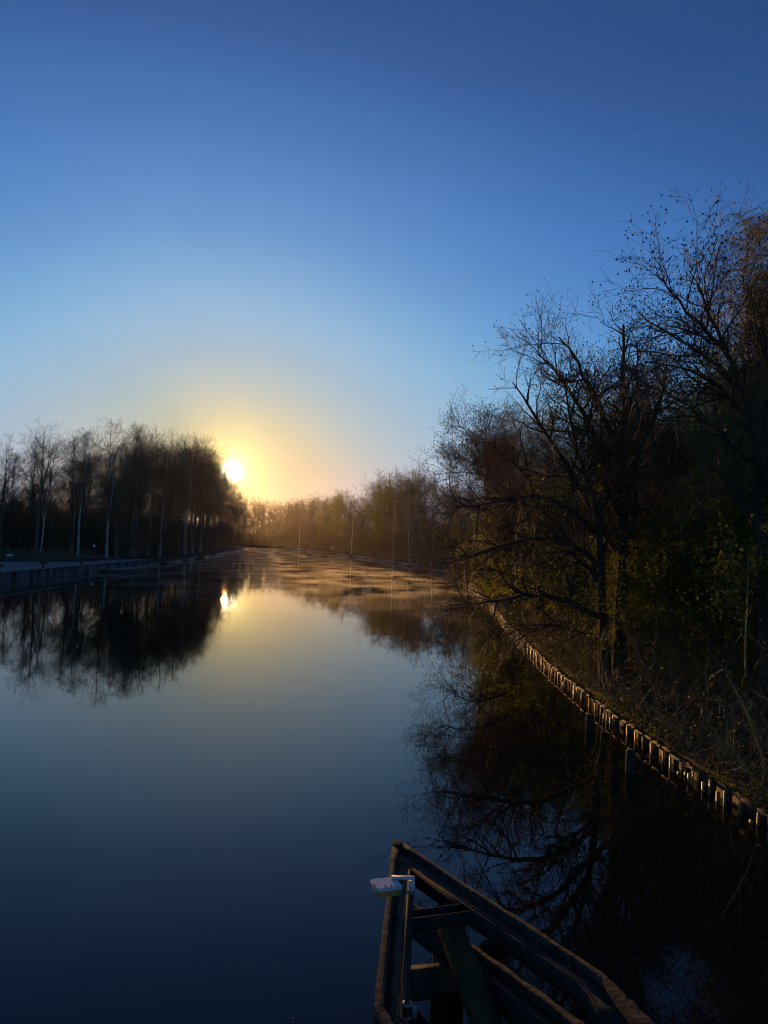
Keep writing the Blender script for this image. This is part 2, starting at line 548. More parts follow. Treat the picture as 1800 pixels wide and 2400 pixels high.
yy = np.linspace(-200, 3000, 2)
wv = np.array([[-1190, -200, 0], [1140, -200, 0], [1140, 1300, 0], [-1190, 1300, 0]], float)
tag(build('water', [(wv, np.array([[0, 1, 2, 3]]), 0)], [M['water']]), kind='structure')

rows = np.r_[np.linspace(-80, 30, 12), np.arange(32, 120, 2.0), np.arange(120, 341, 4.0)]
offs = np.array([0, 0.01, .5, 1.2, 2.5, 4, 6, 9, 13, 18, 26, 40, 70, 150, 400, 1100])


def bankmesh(side):
    V = []
    for y_ in rows:
        x0 = float(left_x(y_) if side < 0 else right_x(y_))
        for i, o_ in enumerate(offs):
            if i == 0:
                z = -1.2
            elif side < 0:
                z = (0.90 if y_ < 95 else .62) + (0 if i < 3 else .02 * min(o_, 60) * .2) + (.05 * math.sin(o_ * 1.3 + y_ * .7) if i > 6 else 0)
            else:
                z = .18 + (.5 * (1 - math.exp(-o_ / 7))) + (.09 * math.sin(o_ * 1.7 + y_ * .9) + .06 * math.sin(y_ * 2.3 - o_) if i > 2 else 0)
            V.append((x0 + side * (o_ + (.12 if side > 0 else 0)), y_, z))
    V = np.array(V)
    n_ = len(offs)
    f = []
    for a_ in range(len(rows) - 1):
        for b_ in range(n_ - 1):
            q = [a_ * n_ + b_, a_ * n_ + b_ + 1, (a_ + 1) * n_ + b_ + 1, (a_ + 1) * n_ + b_]
            f.append(q if side < 0 else q[::-1])
    return (V, np.array(f)[:, ::-1], 0)


far = box(-1200, 1150, 341.5, 1400, -1, .7)
tag(build('ground', [bankmesh(-1), bankmesh(1), far], [M['ground']]), kind='structure')

# ------------------------------------------------------------------ left quay
def offset_line(ys, dx, fn=left_x):
    return [(float(fn(y_)) + dx, y_) for y_ in ys]


qy = np.linspace(20, 93.5, 22)
quay = empty('quay_wall', (float(left_x(75)), 75, 0))
ql = np.array([[float(left_x(y_)), y_] for y_ in qy])


def strip(line, dx0, dx1, z0, z1, k=0):
    """box-section strip along a plan line"""
    ch = []
    for i in range(len(line) - 1):
        a_, b_ = line[i], line[i + 1]
        v = np.array([[a_[0] + dx0, a_[1], z0], [a_[0] + dx1, a_[1], z0], [b_[0] + dx1, b_[1], z0], [b_[0] + dx0, b_[1], z0],
                      [a_[0] + dx0, a_[1], z1], [a_[0] + dx1, a_[1], z1], [b_[0] + dx1, b_[1], z1], [b_[0] + dx0, b_[1], z1]])
        ch.append((v, BOXF, k))
    return ch


def rel(chunks, root):
    o_ = np.array(root.location)
    return [(c[0] - o_, c[1], c[2]) for c in chunks]


build('wall_face', rel(strip(ql, -.5, .12, -1, .84), quay), [M['conc']], quay)
build('coping', rel(strip(ql, -.8, .2, .843, 1.0), quay), [M['coping']], quay)
for y_ in np.arange(24, 93, 3.1):
    x_ = float(left_x(y_))
    build('fender_timber', rel([box(x_ + .123, x_ + .28, y_ - .1, y_ + .1, -.8, .82)], quay), [M['timber']], quay)
tag(quay, 'long stained concrete quay wall with pale coping along the far left bank', 'quay wall')

pv = []
pa = np.array([[float(left_x(y_)) - .81, y_] for y_ in qy])
outer = np.array([[-34.0 - max(0, (78 - y_)) * .55 if y_ < 78 else float(left_x(y_)) - 2.6, y_ if y_ < 78 else y_] for y_ in qy])
outer[qy < 69, 0] = -80
V = np.concatenate([np.c_[pa, np.full(len(pa), .985)], np.c_[outer, np.full(len(pa), .985)]])
f = np.array([[i, i + 1, i + 1 + len(pa), i + len(pa)] for i in range(len(pa) - 1)])
tag(build('pavement', [(V, f, 0)], [M['pave']]), kind='structure')
# second lighter path beyond
pts = [on_z(30, 1314, .99), on_z(120, 1312.5, .99), on_z(205, 1311.5, .99), on_z(258, 1310, .99)]
V = []
for q in pts:
    V += [[q[0], q[1] - 1.0, 1.0], [q[0], q[1] + 1.3, 1.0]]
V = np.array(V)
tag(build('path', [(V, np.array([[0, 2, 3, 1], [2, 4, 5, 3], [4, 6, 7, 5]]), 0)], [M['pave']]), kind='structure')

# mooring bollards on the quay edge
bl = [(38, 1340, 'rusty mooring bollard on the quay coping, nearest the white information sign'),
      (129, 1331, 'rusty mooring bollard on the quay coping, middle one of three'),
      (202, 1323, 'rusty mooring bollard on the quay coping, nearest the floating jetty')]
b0 = None
for px, py, lb in bl:
    y_ = on_z(px, py, 1.0)[1]
    x_ = float(left_x(y_)) - .1
    if b0 is None:
        b0 = empty('mooring_bollard', (x_, y_, 1.0))
        th = np.array([[0, 0, -.02], [0, 0, .05], [0, 0, .05], [0, 0, .42]])
        build('post', [tubes(th, np.array([.2, .2, .1, .1]), 12)], [M['rust']], b0, smooth=False)
        build('cap', [tubes(np.array([[-.32, 0, .44], [-.3, 0, .44], [.3, 0, .44], [.32, 0, .44]]), np.array([.01, .09, .09, .01]), 10)], [M['rust']], b0)
        tag(b0, lb, 'bollard', 'mooring bollards on the quay')
    else:
        dup(b0, (x_, y_, 1.0), 0, label=lb)

# information sign
sx = on_z(22, 1317, 1.0)
sg = empty('information_sign', (sx[0], sx[1], 1.0))
build('post', [tubes(np.array([[0, 0, 0], [0, 0, .62]]), np.array([.035, .035]), 8)], [M['black']], sg)
pan = build('panel', [box(-.27, .27, -.16, .16, -.015, .015)], [M['white']], sg)
pan.location = (0, 0, .68); pan.rotation_euler = (math.radians(38), 0, 0)
ln = []
for i, w_ in enumerate((.36, .42, .30, .40)):
    ln.append(box(-.21, -.21 + w_, .09 - i * .06 - .008, .09 - i * .06 + .008, .016, .019))
tx = build('text_lines', ln, [M['black']], pan)
tag(sg, 'small white tilted information sign on a thin black post by the quay paving', 'sign')

# floating jetty
jt = empty('floating_jetty', (-29.9, 83.2, 0))
dk = []
for i in range(56):
    y0 = -5.6 + i * .2
    dk.append(box(-1.05, 1.15, y0, y0 + .185, .27, .31))
build('deck', dk, [M['coping']], jt)
build('float', [box(-1.0, 1.1, -5.5, 5.5, -.1, .265)], [M['timber']], jt)
tag(jt, 'low grey floating jetty moored along the quay below the picnic table', 'jetty')
# boarding ladder rails at end of quay
ld = empty('boarding_ladder', (-31.0, 80.2, .3))
for s_ in (-.3, .3):
    build('rail', [tubes(np.array([[.1, s_, -.2], [.1, s_, 1.3], [-.3, s_, 1.45], [-.7, s_, 1.2], [-.7, s_, .7]]), np.full(5, .025), 6)], [M['galv']], ld)
for z_ in (.1, .4, .7):
    build('rung', [tubes(np.array([[.1, -.3, z_], [.1, .3, z_]]), np.full(2, .018), 6)], [M['galv']], ld)
tag(ld, 'metal boarding ladder with curved handrails above the floating jetty', 'ladder')


def picnic(loc, rz, lb):
    t_ = empty('picnic_table', loc, rz)
    build('tabletop', [box(-.9, .9, -.38 + i * .155, -.38 + i * .155 + .14, .72, .76) for i in range(5)], [M['timber']], t_)
    for s_ in (-1, 1):
        build('bench_seat', [box(-.9, .9, s_ * .75 - .13, s_ * .75 - .005, .43, .47), box(-.9, .9, s_ * .75 + .005, s_ * .75 + .13, .43, .47)], [M['timber']], t_)
    for s_ in (-.65, .65):
        build('leg', [beam((s_, -.28, .72), (s_, -.7, 0), .09, .04, upv=(1, 0, 0)), beam((s_, .28, .72), (s_, .7, 0), .09, .04, upv=(1, 0, 0)),
                      box(s_ + .022, s_ + .06, -.85, .85, .37, .43)], [M['timber']], t_)
    return tag(t_, lb, 'picnic table')


q = on_z(292, 1312, .95)
picnic((q[0], q[1], .93), .5, 'weathered picnic table between the white-trunked birch pair and the quay')
q = on_z(236, 1313, .95)
bn = empty('bench', (q[0], q[1], .93), 0.2)
build('seat', [box(-2.2, 2.2, -.2, -.01, .40, .45), box(-2.2, 2.2, .01, .2, .40, .45)], [M['coping']], bn)
for s_ in (-1.8, 0, 1.8):
    build('leg', [box(s_ - .06, s_ + .06, -.18, .18, 0, .398)], [M['timber']], bn)
tag(bn, 'long low backless bench between the cone-topped post and the picnic table', 'bench')

q = on_z(336, 1302, .9)
sh = empty('red_shelter', (q[0], q[1], .85), 0.15)
build('wall', [box(-.55, .45, .0, .9, 0, 1.45)], [M['red']], sh)
for x_ in (-.95, .62, 1.0):
    build('post', [box(x_ - .035, x_ + .035, -.1, -.03, 0, 1.45)], [M['white']], sh)
build('roof', [box(-1.05, 1.2, -.2, 1.0, 1.453, 1.52)], [M['timber']], sh)
tag(sh, 'small red boarded shelter with thin white corner posts at the wood edge', 'shelter')

q = on_z(219, 1308, .9)
lp = empty('lamp_post', (q[0], q[1], .9))
build('pole', [tubes(np.array([[0, 0, 0], [0, 0, 1.55]]), np.array([.03, .02]), 8)], [M['galv']], lp)
build('lamp_shade', [tubes(np.array([[0, 0, 1.5], [0, 0, 1.55], [0, 0, 1.85]]), np.array([.2, .19, .01]), 14)], [M['white']], lp)
tag(lp, 'short thin post topped with a small pale cone in front of the trees', 'lamp post')
kk = empty('pole_frame', (q[0] - .75, q[1] + .1, .9))
for x0_, x1_ in ((.3, .05), (.05, .02), (-.15, -.35)):
    build('pole', [tubes(np.array([[x0_, 0, 0], [x1_, 0, 1.3]]), np.full(2, .025), 6)], [M['timber']], kk)
tag(kk, 'three thin bare sticks standing beside the cone-topped post', 'sticks')

# speed-limit sign on the right bank, far
q = at_y(778, 1284, 222)
ns = empty('speed_sign', (q[0], q[1], .6), 0.0)
zc = q[2] - .6
build('post', [box(-.05, .05, .03, .11, 0, zc)], [M['timber']], ns)
pb = build('board', [box(-.55, .55, -.02, .02, -.62, .62)], [M['white']], ns)
pb.location = (0, 0, zc)
brd = [box(-.55, .55, -.03, -.022, .56, .62), box(-.55, .55, -.03, -.022, -.62, -.56), box(-.55, -.49, -.03, -.022, -.558, .558), box(.49, .55, -.03, -.022, -.558, .558)]
build('border', brd, [M['black']], pb)
fc = bpy.data.curves.new('digit', 'FONT'); fc.body = '5'; fc.align_x = 'CENTER'; fc.align_y = 'CENTER'; fc.size = 1.25; fc.extrude = .004; fc.offset = .03
_t = bpy.data.objects.new('digit', fc); COL.objects.link(_t)
bpy.context.view_layer.update()
_m = bpy.data.meshes.new_from_object(_t.evaluated_get(bpy.context.evaluated_depsgraph_get())); bpy.data.objects.remove(_t)
_m.materials.clear()
fo = bpy.data.objects.new('digit', _m); COL.objects.link(fo); fo.parent = pb
fo.rotation_euler = (math.pi / 2, 0, 0); fo.location = (0, -.03, -.0); _m.materials.append(M['black'])
tag(ns, 'square white sign with a black 5 at the foot of the far trees', 'sign')

# ------------------------------------------------------------------ right bank timber piling
pw = empty('pile_wall', (6.0, 20, 0))
wl = np.arange(7.0, 100, .5)
line = np.array([[float(right_x(y_)), y_] for y_ in wl])
jl = line.copy(); jl[:, 0] += rng.normal(0, .012, len(jl))
bk = strip(jl, .15, .19, -1, .235)
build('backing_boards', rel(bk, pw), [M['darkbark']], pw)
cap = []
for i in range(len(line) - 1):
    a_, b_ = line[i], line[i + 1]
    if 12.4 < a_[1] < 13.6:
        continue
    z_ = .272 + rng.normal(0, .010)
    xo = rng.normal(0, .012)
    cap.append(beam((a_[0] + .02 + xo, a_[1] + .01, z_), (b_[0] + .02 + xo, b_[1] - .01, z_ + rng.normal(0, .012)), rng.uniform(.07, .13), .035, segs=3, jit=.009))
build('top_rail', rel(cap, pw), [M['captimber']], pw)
stuffposts = []
for i, (x_, y_) in enumerate(line):
    wd = rng.uniform(.03, .075)
    if rng.random() < .09:
        continue
    tz = .25 - abs(rng.normal(0, .012)) if not (12.3 < y_ < 13.7) else rng.uniform(.12, .3)
    xx = x_ - rng.uniform(.06, .09)
    ch = [beam((xx + .06, y_ + rng.normal(0, .03), -1.0), (xx + .06 + rng.normal(0, .02), y_ + rng.normal(0, .06), tz), wd * 1.15, .03, segs=4, jit=.005, upv=(1, 0, 0))]
    if rng.random() < .22:
        ch.append(beam((xx + .03, y_ + .14, -.8), (xx + .04, y_ + .15, tz - rng.uniform(.05, .2)), .07, .05, upv=(1, 0, 0)))
    if i < 100:
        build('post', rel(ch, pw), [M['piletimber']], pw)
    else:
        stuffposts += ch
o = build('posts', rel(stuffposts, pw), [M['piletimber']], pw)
o['kind'] = 'stuff'
tag(pw, 'long row of timber piles with a top rail edging the right bank, lit golden', 'pile wall')

for (px, py, hh, dd, lb) in ((1382, 1712, .40, .2, 'round dark wooden post standing in the water, the farther of two'),
                             (1478, 1810, .45, .21, 'round dark wooden post standing in the water, the nearer of two')):
    q = on_z(px, py, 0)
    rr_ = dd / 2
    P_ = np.array([[0, 0, -1], [0, 0, 0], [0, 0, hh * .5], [0, 0, hh - .02], [0, 0, hh], [0, 0, hh + .005]])
    o = build('mooring_post', [tubes(P_, np.array([rr_, rr_, rr_ * .98, rr_ * .97, rr_ * .85, .001]), 16)], [M['darkbark']])
    o.location = (q[0], q[1], 0)
    tag(o, lb, 'post')

# ------------------------------------------------------------------ foreground guide structure with lantern
ZT = 1.2     # top of the upper frame
ZL = .62     # top of the lower frame
gf = empty('guide_frame', tuple(on_z(930, 2100, 0)))
G0 = np.array(gf.location)


def pz(px, py, z):
    return on_z(px, py, z)


def plank(pts_out, pts_in, z0, z1, sub=10, jit=0.0):
    """long member between an outer and an inner plan polyline (given as world xy)"""
    A = np.array([[p_[0], p_[1]] for p_ in pts_out]); B = np.array([[p_[0], p_[1]] for p_ in pts_in])
    ch = []
    AA, BB = [], []
    for i in range(len(A) - 1):
        for s_ in range(sub):
            t_ = s_ / sub
            AA.append(A[i] * (1 - t_) + A[i + 1] * t_); BB.append(B[i] * (1 - t_) + B[i + 1] * t_)
    AA.append(A[-1]); BB.append(B[-1])
    AA = np.array(AA); BB = np.array(BB)
    n_ = len(AA)
    j_ = lambda: rng.normal(0, jit, (n_, 1)) if jit else 0
    Va = np.c_[AA + (rng.normal(0, jit, AA.shape) if jit else 0), np.full(n_, z1) + (rng.normal(0, jit, n_) if jit else 0)]
    Vb = np.c_[BB, np.full(n_, z1) + (rng.normal(0, jit, n_) if jit else 0)]
    Vc = np.c_[BB, np.full(n_, z0)]; Vd = np.c_[AA + (rng.normal(0, jit, AA.shape) if jit else 0), np.full(n_, z0)]
    V_ = np.concatenate([Va, Vb, Vc, Vd])
    f_ = []
    for i in range(n_ - 1):
        for q_ in range(4):
            r0 = q_ * n_ + i; r1 = ((q_ + 1) % 4) * n_ + i
            f_.append([r0, r1, r1 + 1, r0 + 1])
    f_.append([0, 3 * n_, 2 * n_, n_]); f_.append([n_ - 1, 2 * n_ - 1, 3 * n_ - 1, 4 * n_ - 1])
    return [(V_, np.array(f_), 0)]


def zoom(x, y):      # pixel in the 850,1960 close-up to photo pixel
    return 850 + x * .19894, 1960 + y * .19894


def Z(x, y, z):
    return pz(*zoom(x, y), z)


def grel(ch):
    return [(c[0] - G0, c[1], c[2]) for c in ch]


# upper frame: left arm
lo_t = [Z(350, 120, ZT), Z(120, 2060, ZT), Z(300, 2420, ZT)]
li_t = [Z(425, 130, ZT), Z(255, 2060, ZT), Z(420, 2360, ZT)]
build('rubbing_timber', grel(plank(lo_t, li_t, ZT - .22, ZT + .03, 9, .004)), [M['mosstimber']], gf)
ls_o = [Z(428, 150, ZT), Z(259, 2060, ZT), Z(424, 2360, ZT)]
ls_i = [Z(553, 345, ZT), Z(455, 2100, ZT), Z(600, 2330, ZT)]
build('side_beam', grel(plank(ls_o, ls_i, ZT - .03, ZT - .012, 2)), [M['greensteel']], gf)
ls_i2 = [p_ + np.array([-.012, 0, 0]) for p_ in ls_i]
build('beam_flange', grel(plank([p_ + np.array([.010, 0, 0]) for p_ in ls_i], ls_i2, ZT - .15, ZT - .005, 2)), [M['steel']], gf)


def full(x, y, z):
    return pz(x, y, z)


# right arm
ro = [Z(460, 98, ZT), full(1413, 2288, ZT), full(1545, 2420, ZT)]
ri = [Z(430, 128, ZT), full(1395, 2293, ZT), full(1500, 2420, ZT)]
so = [Z(432, 150, ZT), full(1392, 2296, ZT), full(1496, 2420, ZT)]
si = [Z(556, 345, ZT), full(1358, 2300, ZT), full(1452, 2420, ZT)]


def widen(a_, b_, k_):
    return [p_ + (p_ - q_) * k_ for p_, q_ in zip(a_, b_)]


build('rubbing_timber', grel(plank(ro, ri, ZT - .22, ZT + .03, 12, .005)), [M['mosstimber']], gf)
build('side_beam', grel(plank(so, si, ZT - .03, ZT - .012, 2)), [M['steel']], gf)
build('beam_flange', grel(plank(si, [p_ + np.array([-.015, -.006, 0]) for p_ in si], ZT - .16, ZT - .005, 2)), [M['steel']], gf)
# nose block
build('nose_block', grel(prism([Z(350, 95, ZT)[:2], Z(350, 135, ZT)[:2], Z(425, 140, ZT)[:2], Z(480, 125, ZT)[:2], Z(450, 85, ZT)[:2]], ZT - .25, ZT + .04)), [M['mosstimber']], gf)
# cross beam (H profile): top flange, near face
a0, a1 = Z(565, 865, ZT), Z(1195, 782, ZT)
b0_, b1 = Z(560, 958, ZT), Z(1322, 860, ZT)
build('cross_beam', grel(plank([a0, a1], [a0 + (a0 - b0_) * .06, a1 + (a1 - b1) * .06], ZT - .13, ZT - .008, 1)
                        + plank([b0_, b1], [b0_ + (b0_ - a0) * .06, b1 + (b1 - a1) * .06], ZT - .13, ZT - .006, 1)
                        + plank([a0, a1], [b0_, b1], ZT - .08, ZT - .07, 1)), [M['steel']], gf)
# lower frame (same plan, lower down)
lro = [Z(380, 640, ZL), Z(1010, 1108, ZL), full(1350, 2392, ZL), full(1480, 2500, ZL)]
lri = [Z(350, 680, ZL), Z(1000, 1160, ZL), full(1325, 2402, ZL), full(1440, 2500, ZL)]
lsi = [Z(360, 800, ZL), Z(980, 1260, ZL), full(1290, 2420, ZL), full(1380, 2500, ZL)]
build('rubbing_timber', grel(plank(lro, lri, ZL - .2, ZL + .03, 8, .005)), [M['mosstimber']], gf)
build('side_beam', grel(plank(lri, lsi, ZL - .2, ZL - .01, 2)), [M['steel']], gf)
build('cross_beam', grel(plank([Z(560, 1520, ZL), Z(900, 1490, ZL)], [Z(560, 1620, ZL), Z(900, 1590, ZL)], ZL - .25, ZL, 1)), [M['steel']], gf)
# sloping green pile and vertical piles
gA = Z(930, 1150, ZL + .1)
gB = full(1230, 2560, .3)
build('sloping_pile', grel([beam((gA[0] + .02, gA[1] + .05, ZT - .28), (gB[0], gB[1], .05), .19, .19, segs=8, jit=.003)]), [M['greenpile']], gf)
for (px_, py_) in ((1000, 1720), (1550, 2100)):
    q_ = Z(px_, py_, 0)
    build('pile', grel([tubes(np.array([[q_[0], q_[1], -2], [q_[0], q_[1], ZL + .0]]), np.array([.17, .17]), 14)]), [M['darkbark']], gf)
# dark braces under
tag(gf, 'pointed guide frame of dark steel beams edged with mossy split timber in the water', 'guide frame')

for A_, B_ in ((so, si), (ls_o, ls_i)):
    for t_ in np.linspace(.08, .92, 7):
        q_ = (A_[0] * (1 - t_) + A_[1] * t_) * .7 + (B_[0] * (1 - t_) + B_[1] * t_) * .3
        build('bolt', grel([tubes(np.array([[q_[0], q_[1], ZT - .013], [q_[0], q_[1], ZT + .006], [q_[0], q_[1], ZT + .0065]]), np.array([.016, .016, .002]), 6)]), [M['rust']], gf)

# lantern on its pole
D_ = Z(522, 2000, ZT)
lx, ly = D_[0], D_[1]
lt = empty('lantern_post', (lx, ly, 0))
topz = at_y(*zoom(548, 500), ly)[2]
zc1 = at_y(*zoom(545, 650), ly)[2]
zc2 = at_y(*zoom(520, 2050), ly)[2]
build('pole', [tubes(np.array([[0, 0, .2], [0, 0, topz - .03]]), np.array([.0185, .0185]), 16)], [M['polepaint']], lt, smooth=True)
ar = build('arm', [box(-.021, .021, -.021, .021, zc1 + .012, topz - .012), box(-.145, .022, -.022, .022, topz + .001, topz + .012)], [M['lampgrey']], lt)
for z_, h_, r_c in ((zc1, .011, .026), (zc2 + .045, .008, .034), (zc2 - .045, .008, .034)):
    c_ = build('clamp', [tubes(np.array([[0, 0, z_ - h_], [0, 0, z_ - h_], [0, 0, z_ + h_], [0, 0, z_ + h_]]), np.array([.0186, r_c, r_c, .0186]), 18)], [M['galv']], lt)
    build('bolt', [tubes(np.array([[-r_c, -.02, z_], [-r_c, .02, z_]]), np.array([.007, .007]), 6)], [M['bolt']], c_)
build('sleeve', [tubes(np.array([[0, 0, zc2 - .04], [0, 0, zc2 + .04]]), np.array([.029, .029]), 18)], [M['steel']], lt, smooth=True)
build('cable_gland', [tubes(np.array([[.052, .0, zc2 - .05], [.052, 0, zc2 - .049], [.052, 0, zc2 + .03], [.05, 0, zc2 + .045]]), np.array([.002, .02, .02, .004]), 12)], [M['galv']], lt, smooth=True)
# housing from the four seen corners of its top
zt_ = topz
c4 = [on_z(*zoom(96, 505), zt_), on_z(*zoom(378, 472), zt_), on_z(*zoom(466, 582), zt_), on_z(*zoom(178, 618), zt_)]
c4 = [q_ - np.array([lx, ly, 0]) for q_ in c4]
hs = build('lamp_housing', prism([q_[:2] for q_ in c4], zt_ - .026, zt_), [M['lampgrey']], lt)
cm = np.mean([q_[:2] for q_ in c4], 0)
ins = [cm + (q_[:2] - cm) * .90 for q_ in c4]
build('lens', prism(ins, zt_ - .068, zt_ - .0265), [M['amber']], lt)
for t_ in (.35, .6):
    pp = c4[3][:2] * (1 - t_) + c4[2][:2] * t_ + (cm - (c4[3][:2] + c4[2][:2]) / 2) * .25
    build('bolt', [tubes(np.array([[pp[0], pp[1], zt_], [pp[0], pp[1], zt_ + .006], [pp[0], pp[1], zt_ + .0065]]), np.array([.006, .006, .001]), 8)], [M['bolt']], hs)
tag(lt, 'flat grey lantern with an amber lens on a steel pole clamped to the guide frame', 'lantern')

# ------------------------------------------------------------------ woods
exec_trees = True
T = {}
if exec_trees:
    P_ = dict(h=20, r0=.17)
    T['a'] = tree('bare_tree', 11, h=20, r0=.24, n1=44, base=.26, l1=3.7, spread=.88, n2=300, n3=1200, n4=3300, l3=.85, l4=.5, twr=.0075)
    T['b'] = tree('bare_tree', 12, h=20, r0=.22, n1=38, base=.34, l1=3.5, spread=.85, n2=280, n3=1100, n4=3000, leaders=2, l3=.8, l4=.5, twr=.0075)
    T['c'] = tree('bare_tree', 13, h=20, r0=.24, n1=46, base=.22, l1=4.0, spread=.9, n2=320, n3=1300, n4=3500, leaders=3, l3=.85, l4=.5, twr=.0075)
    T['w'] = tree('birch_tree', 14, h=20, r0=.2, kind='birch', n1=38, base=.32, l1=3.0, n2=200, n3=1200, n4=3600, barkm='birchbark', extra='catkin', nextra=2500, leafsize=.045, lean=(.8, 0), twr=.0075)
    T['v'] = tree('birch_tree', 15, h=20, r0=.17, kind='birch', n1=34, base=.35, l1=2.8, n2=180, n3=1100, n4=3300, barkm='birchbark', leaders=2, lean=(-1.2, .5), twr=.0065)
    T['g'] = tree('leafing_tree', 16, h=20, r0=.16, n1=36, base=.2, l1=3.6, n2=300, n3=1400, n4=5500, extra='leaf', nextra=9000, leafsize=.10, l3=1.0, l4=.6)

used = set()


def place(k_, x, y, z, h, lb, grp, wide=1.0, name=None):
    s = h / 20.0
    rz = rng.uniform(0, 6.28)
    sc_ = (s * wide * rng.uniform(.85, 1.15), s * wide * rng.uniform(.85, 1.15), s)
    cat = {'a': 'tree', 'b': 'tree', 'c': 'tree', 'w': 'birch', 'v': 'birch', 'g': 'tree'}[k_]
    if k_ not in used:
        used.add(k_)
        o_ = T[k_]
        o_.location = (x, y, z); o_.rotation_euler = (0, 0, rz); o_.scale = sc_
        tag(o_, lb, cat, grp)
    else:
        o_ = dup(T[k_], (x, y, z), rz, sc_, lb, grp)
        o_['category'] = cat
    if grp is None and 'group' in o_:
        del o_['group']
    return o_


def sky_l(px):
    return np.interp(px, [-200, 0, 25, 50, 62, 120, 200, 250, 268, 275, 300, 340, 380, 430, 470, 500, 525, 550, 585, 640, 657, 700, 735, 790, 815, 840, 850, 865, 900, 960, 1060, 1120],
                     [1030, 1040, 1028, 1050, 1000, 985, 978, 980, 1010, 1010, 985, 990, 1010, 998, 1030, 1060, 1095, 1135, 1165, 1168, 1170, 1165, 1152, 1140, 1130, 1140, 1155, 1105, 1095, 1090, 1085, 1085])


def hz(px):
    return 1271 + .0402 * (px - 900)


def height_at(x, y, vary=(.80, 1.0)):
    px = 900 + x / y * F
    hh = (hz(px) - sky_l(px)) / F * y + CAMZ - 1.9
    return hh * rng.uniform(*vary), px


SPX = 533
if exec_trees:
    # left stand
    for row, (dist, step) in enumerate(((3.5, 6.0), (9, 9.5), (16, 14))):
        y_ = 97.0
        while y_ < 278:
            x_ = float(left_x(y_)) - dist * (1 + (0.6 if y_ < 112 else 0)) + rng.normal(0, .8)
            hh, px = height_at(x_, y_)
            kx = rng.choice(list('aabccwv')) if row < 2 else rng.choice(list('aabc'))
            lb = {'w': 'white-trunked birch with hanging twigs in the wood along the left bank',
                  'v': 'slender leaning pale birch in the wood along the left bank'}.get(kx, 'tall bare tree in the wood along the left bank beyond the quay')
            if row > 0 and y_ > 165 and rng.random() < .6:
                y_ += step
                continue
            if 510 < px < 552:          # the low corner of the wood beneath the sun
                hh = min(hh, 14.5)
            if px > -80:
                place(kx, x_, y_ + rng.normal(0, .7), .7, hh, lb, 'trees of the left bank wood')
            y_ += step * rng.uniform(.7, 1.3) * (1 + (y_ - 97) / 130)
    # the pale birches that stand out in the photo
    for k_, px, D, top, lb in (('w', 307, 112, 1000, 'thick white birch trunk, left one of the close pair behind the picnic table'),
                               ('w', 317, 112, 1005, 'thick white birch trunk, right one of the close pair behind the picnic table'),
                               ('v', 345, 116, 1010, 'slim white birch rising just behind the red shelter'),
                               ('v', 382, 122, 1020, 'white birch leaning right beside the red shelter'),
                               ('v', 433, 138, 1030, 'leaning white birch nearest the sun among the left bank trees'),
                               ('w', 248, 104, 990, 'white birch standing behind the cone-topped post')):
        q = at_y(px, 1290, D)
        o_ = place(k_, q[0], D, .75, (hz(px) - top) / F * D + CAMZ, lb, None)
        if px in (307, 317):
            o_.rotation_euler = (0, 0, 1.2 if px == 307 else 4.0)
    # behind the quay, going left across the picture
    for row, (yb, step) in enumerate(((98, 4.2), (106, 5.0), (116, 6.5))):
        x_ = -37.0
        while x_ > -84 - row * 6:
            hh, px = height_at(x_, yb)
            kx = rng.choice(list('aabccw')) if row < 2 else rng.choice(list('aabc'))
            lb = {'w': 'birch with hanging twigs in the wood behind the quay paving'}.get(kx, 'tall bare tree in the wood behind the quay paving')
            place(kx, x_, yb + rng.normal(0, 1.5) + max(0, (-45 - x_)) * -.25, .9, hh, lb, 'trees behind the quay')
            x_ -= step * rng.uniform(.7, 1.3)
    # far end row
    for row, yb in enumerate((346, 356, 368)):
        x_ = -95.0
        while x_ < -38:
            hh, px = height_at(x_, yb, (.9, 1.0))
            place(rng.choice(list('abca')), x_, yb + rng.normal(0, 1.5), .6, hh, 'slim bare tree in the far row closing off the end of the water', 'far row of trees', wide=.8)
            x_ += rng.uniform(2.6, 4.4)
    # far right bank stand
    for row, (dist, step) in enumerate(((2.5, 6.5), (8, 8), (15, 12))):
        y_ = 100.0
        while y_ < 338:
            x_ = float(right_x(y_)) + dist + rng.normal(0, .8)
            hh, px = height_at(x_, y_)
            kx = rng.choice(list('aabccgwv')) if row < 2 else rng.choice(list('aabcg'))
            if px < 1180:
                lb = {'w': 'birch with a hanging yellowish crown in the wood on the far right bank', 'v': 'slender pale birch in the wood on the far right bank',
                      'g': 'tree with fresh green leaves in the wood on the far right bank'}.get(kx, 'tall bare tree in the wood on the far right bank')
                place(kx, x_, y_ + rng.normal(0, .7), .6, hh, lb, 'trees of the far right bank')
            y_ += step * (1 + (y_ - 100) / 350) * rng.uniform(.7, 1.3)


# ------------------------------------------------------------------ near right trees
def pp_(D, *pts):
    """photo pixels at distances D (number or list) -> world points"""
    Ds = D if hasattr(D, '__len__') else [D] * len(pts)
    return np.array([at_y(px, py, d_) for (px, py), d_ in zip(pts, Ds)])


def near(name, seed, trunks, limbs, lb, cat='tree', **kw):
    base = trunks[0][0][0].copy()
    base[2] = .3
    tl = [(t_ - base, a_, b_) for t_, a_, b_ in trunks]
    ll = [(t_ - base, a_, b_) for t_, a_, b_ in limbs]
    o_ = tree(name, seed, trunks=tl, limbs=ll, loc=base, **kw)
    return tag(o_, lb, cat)


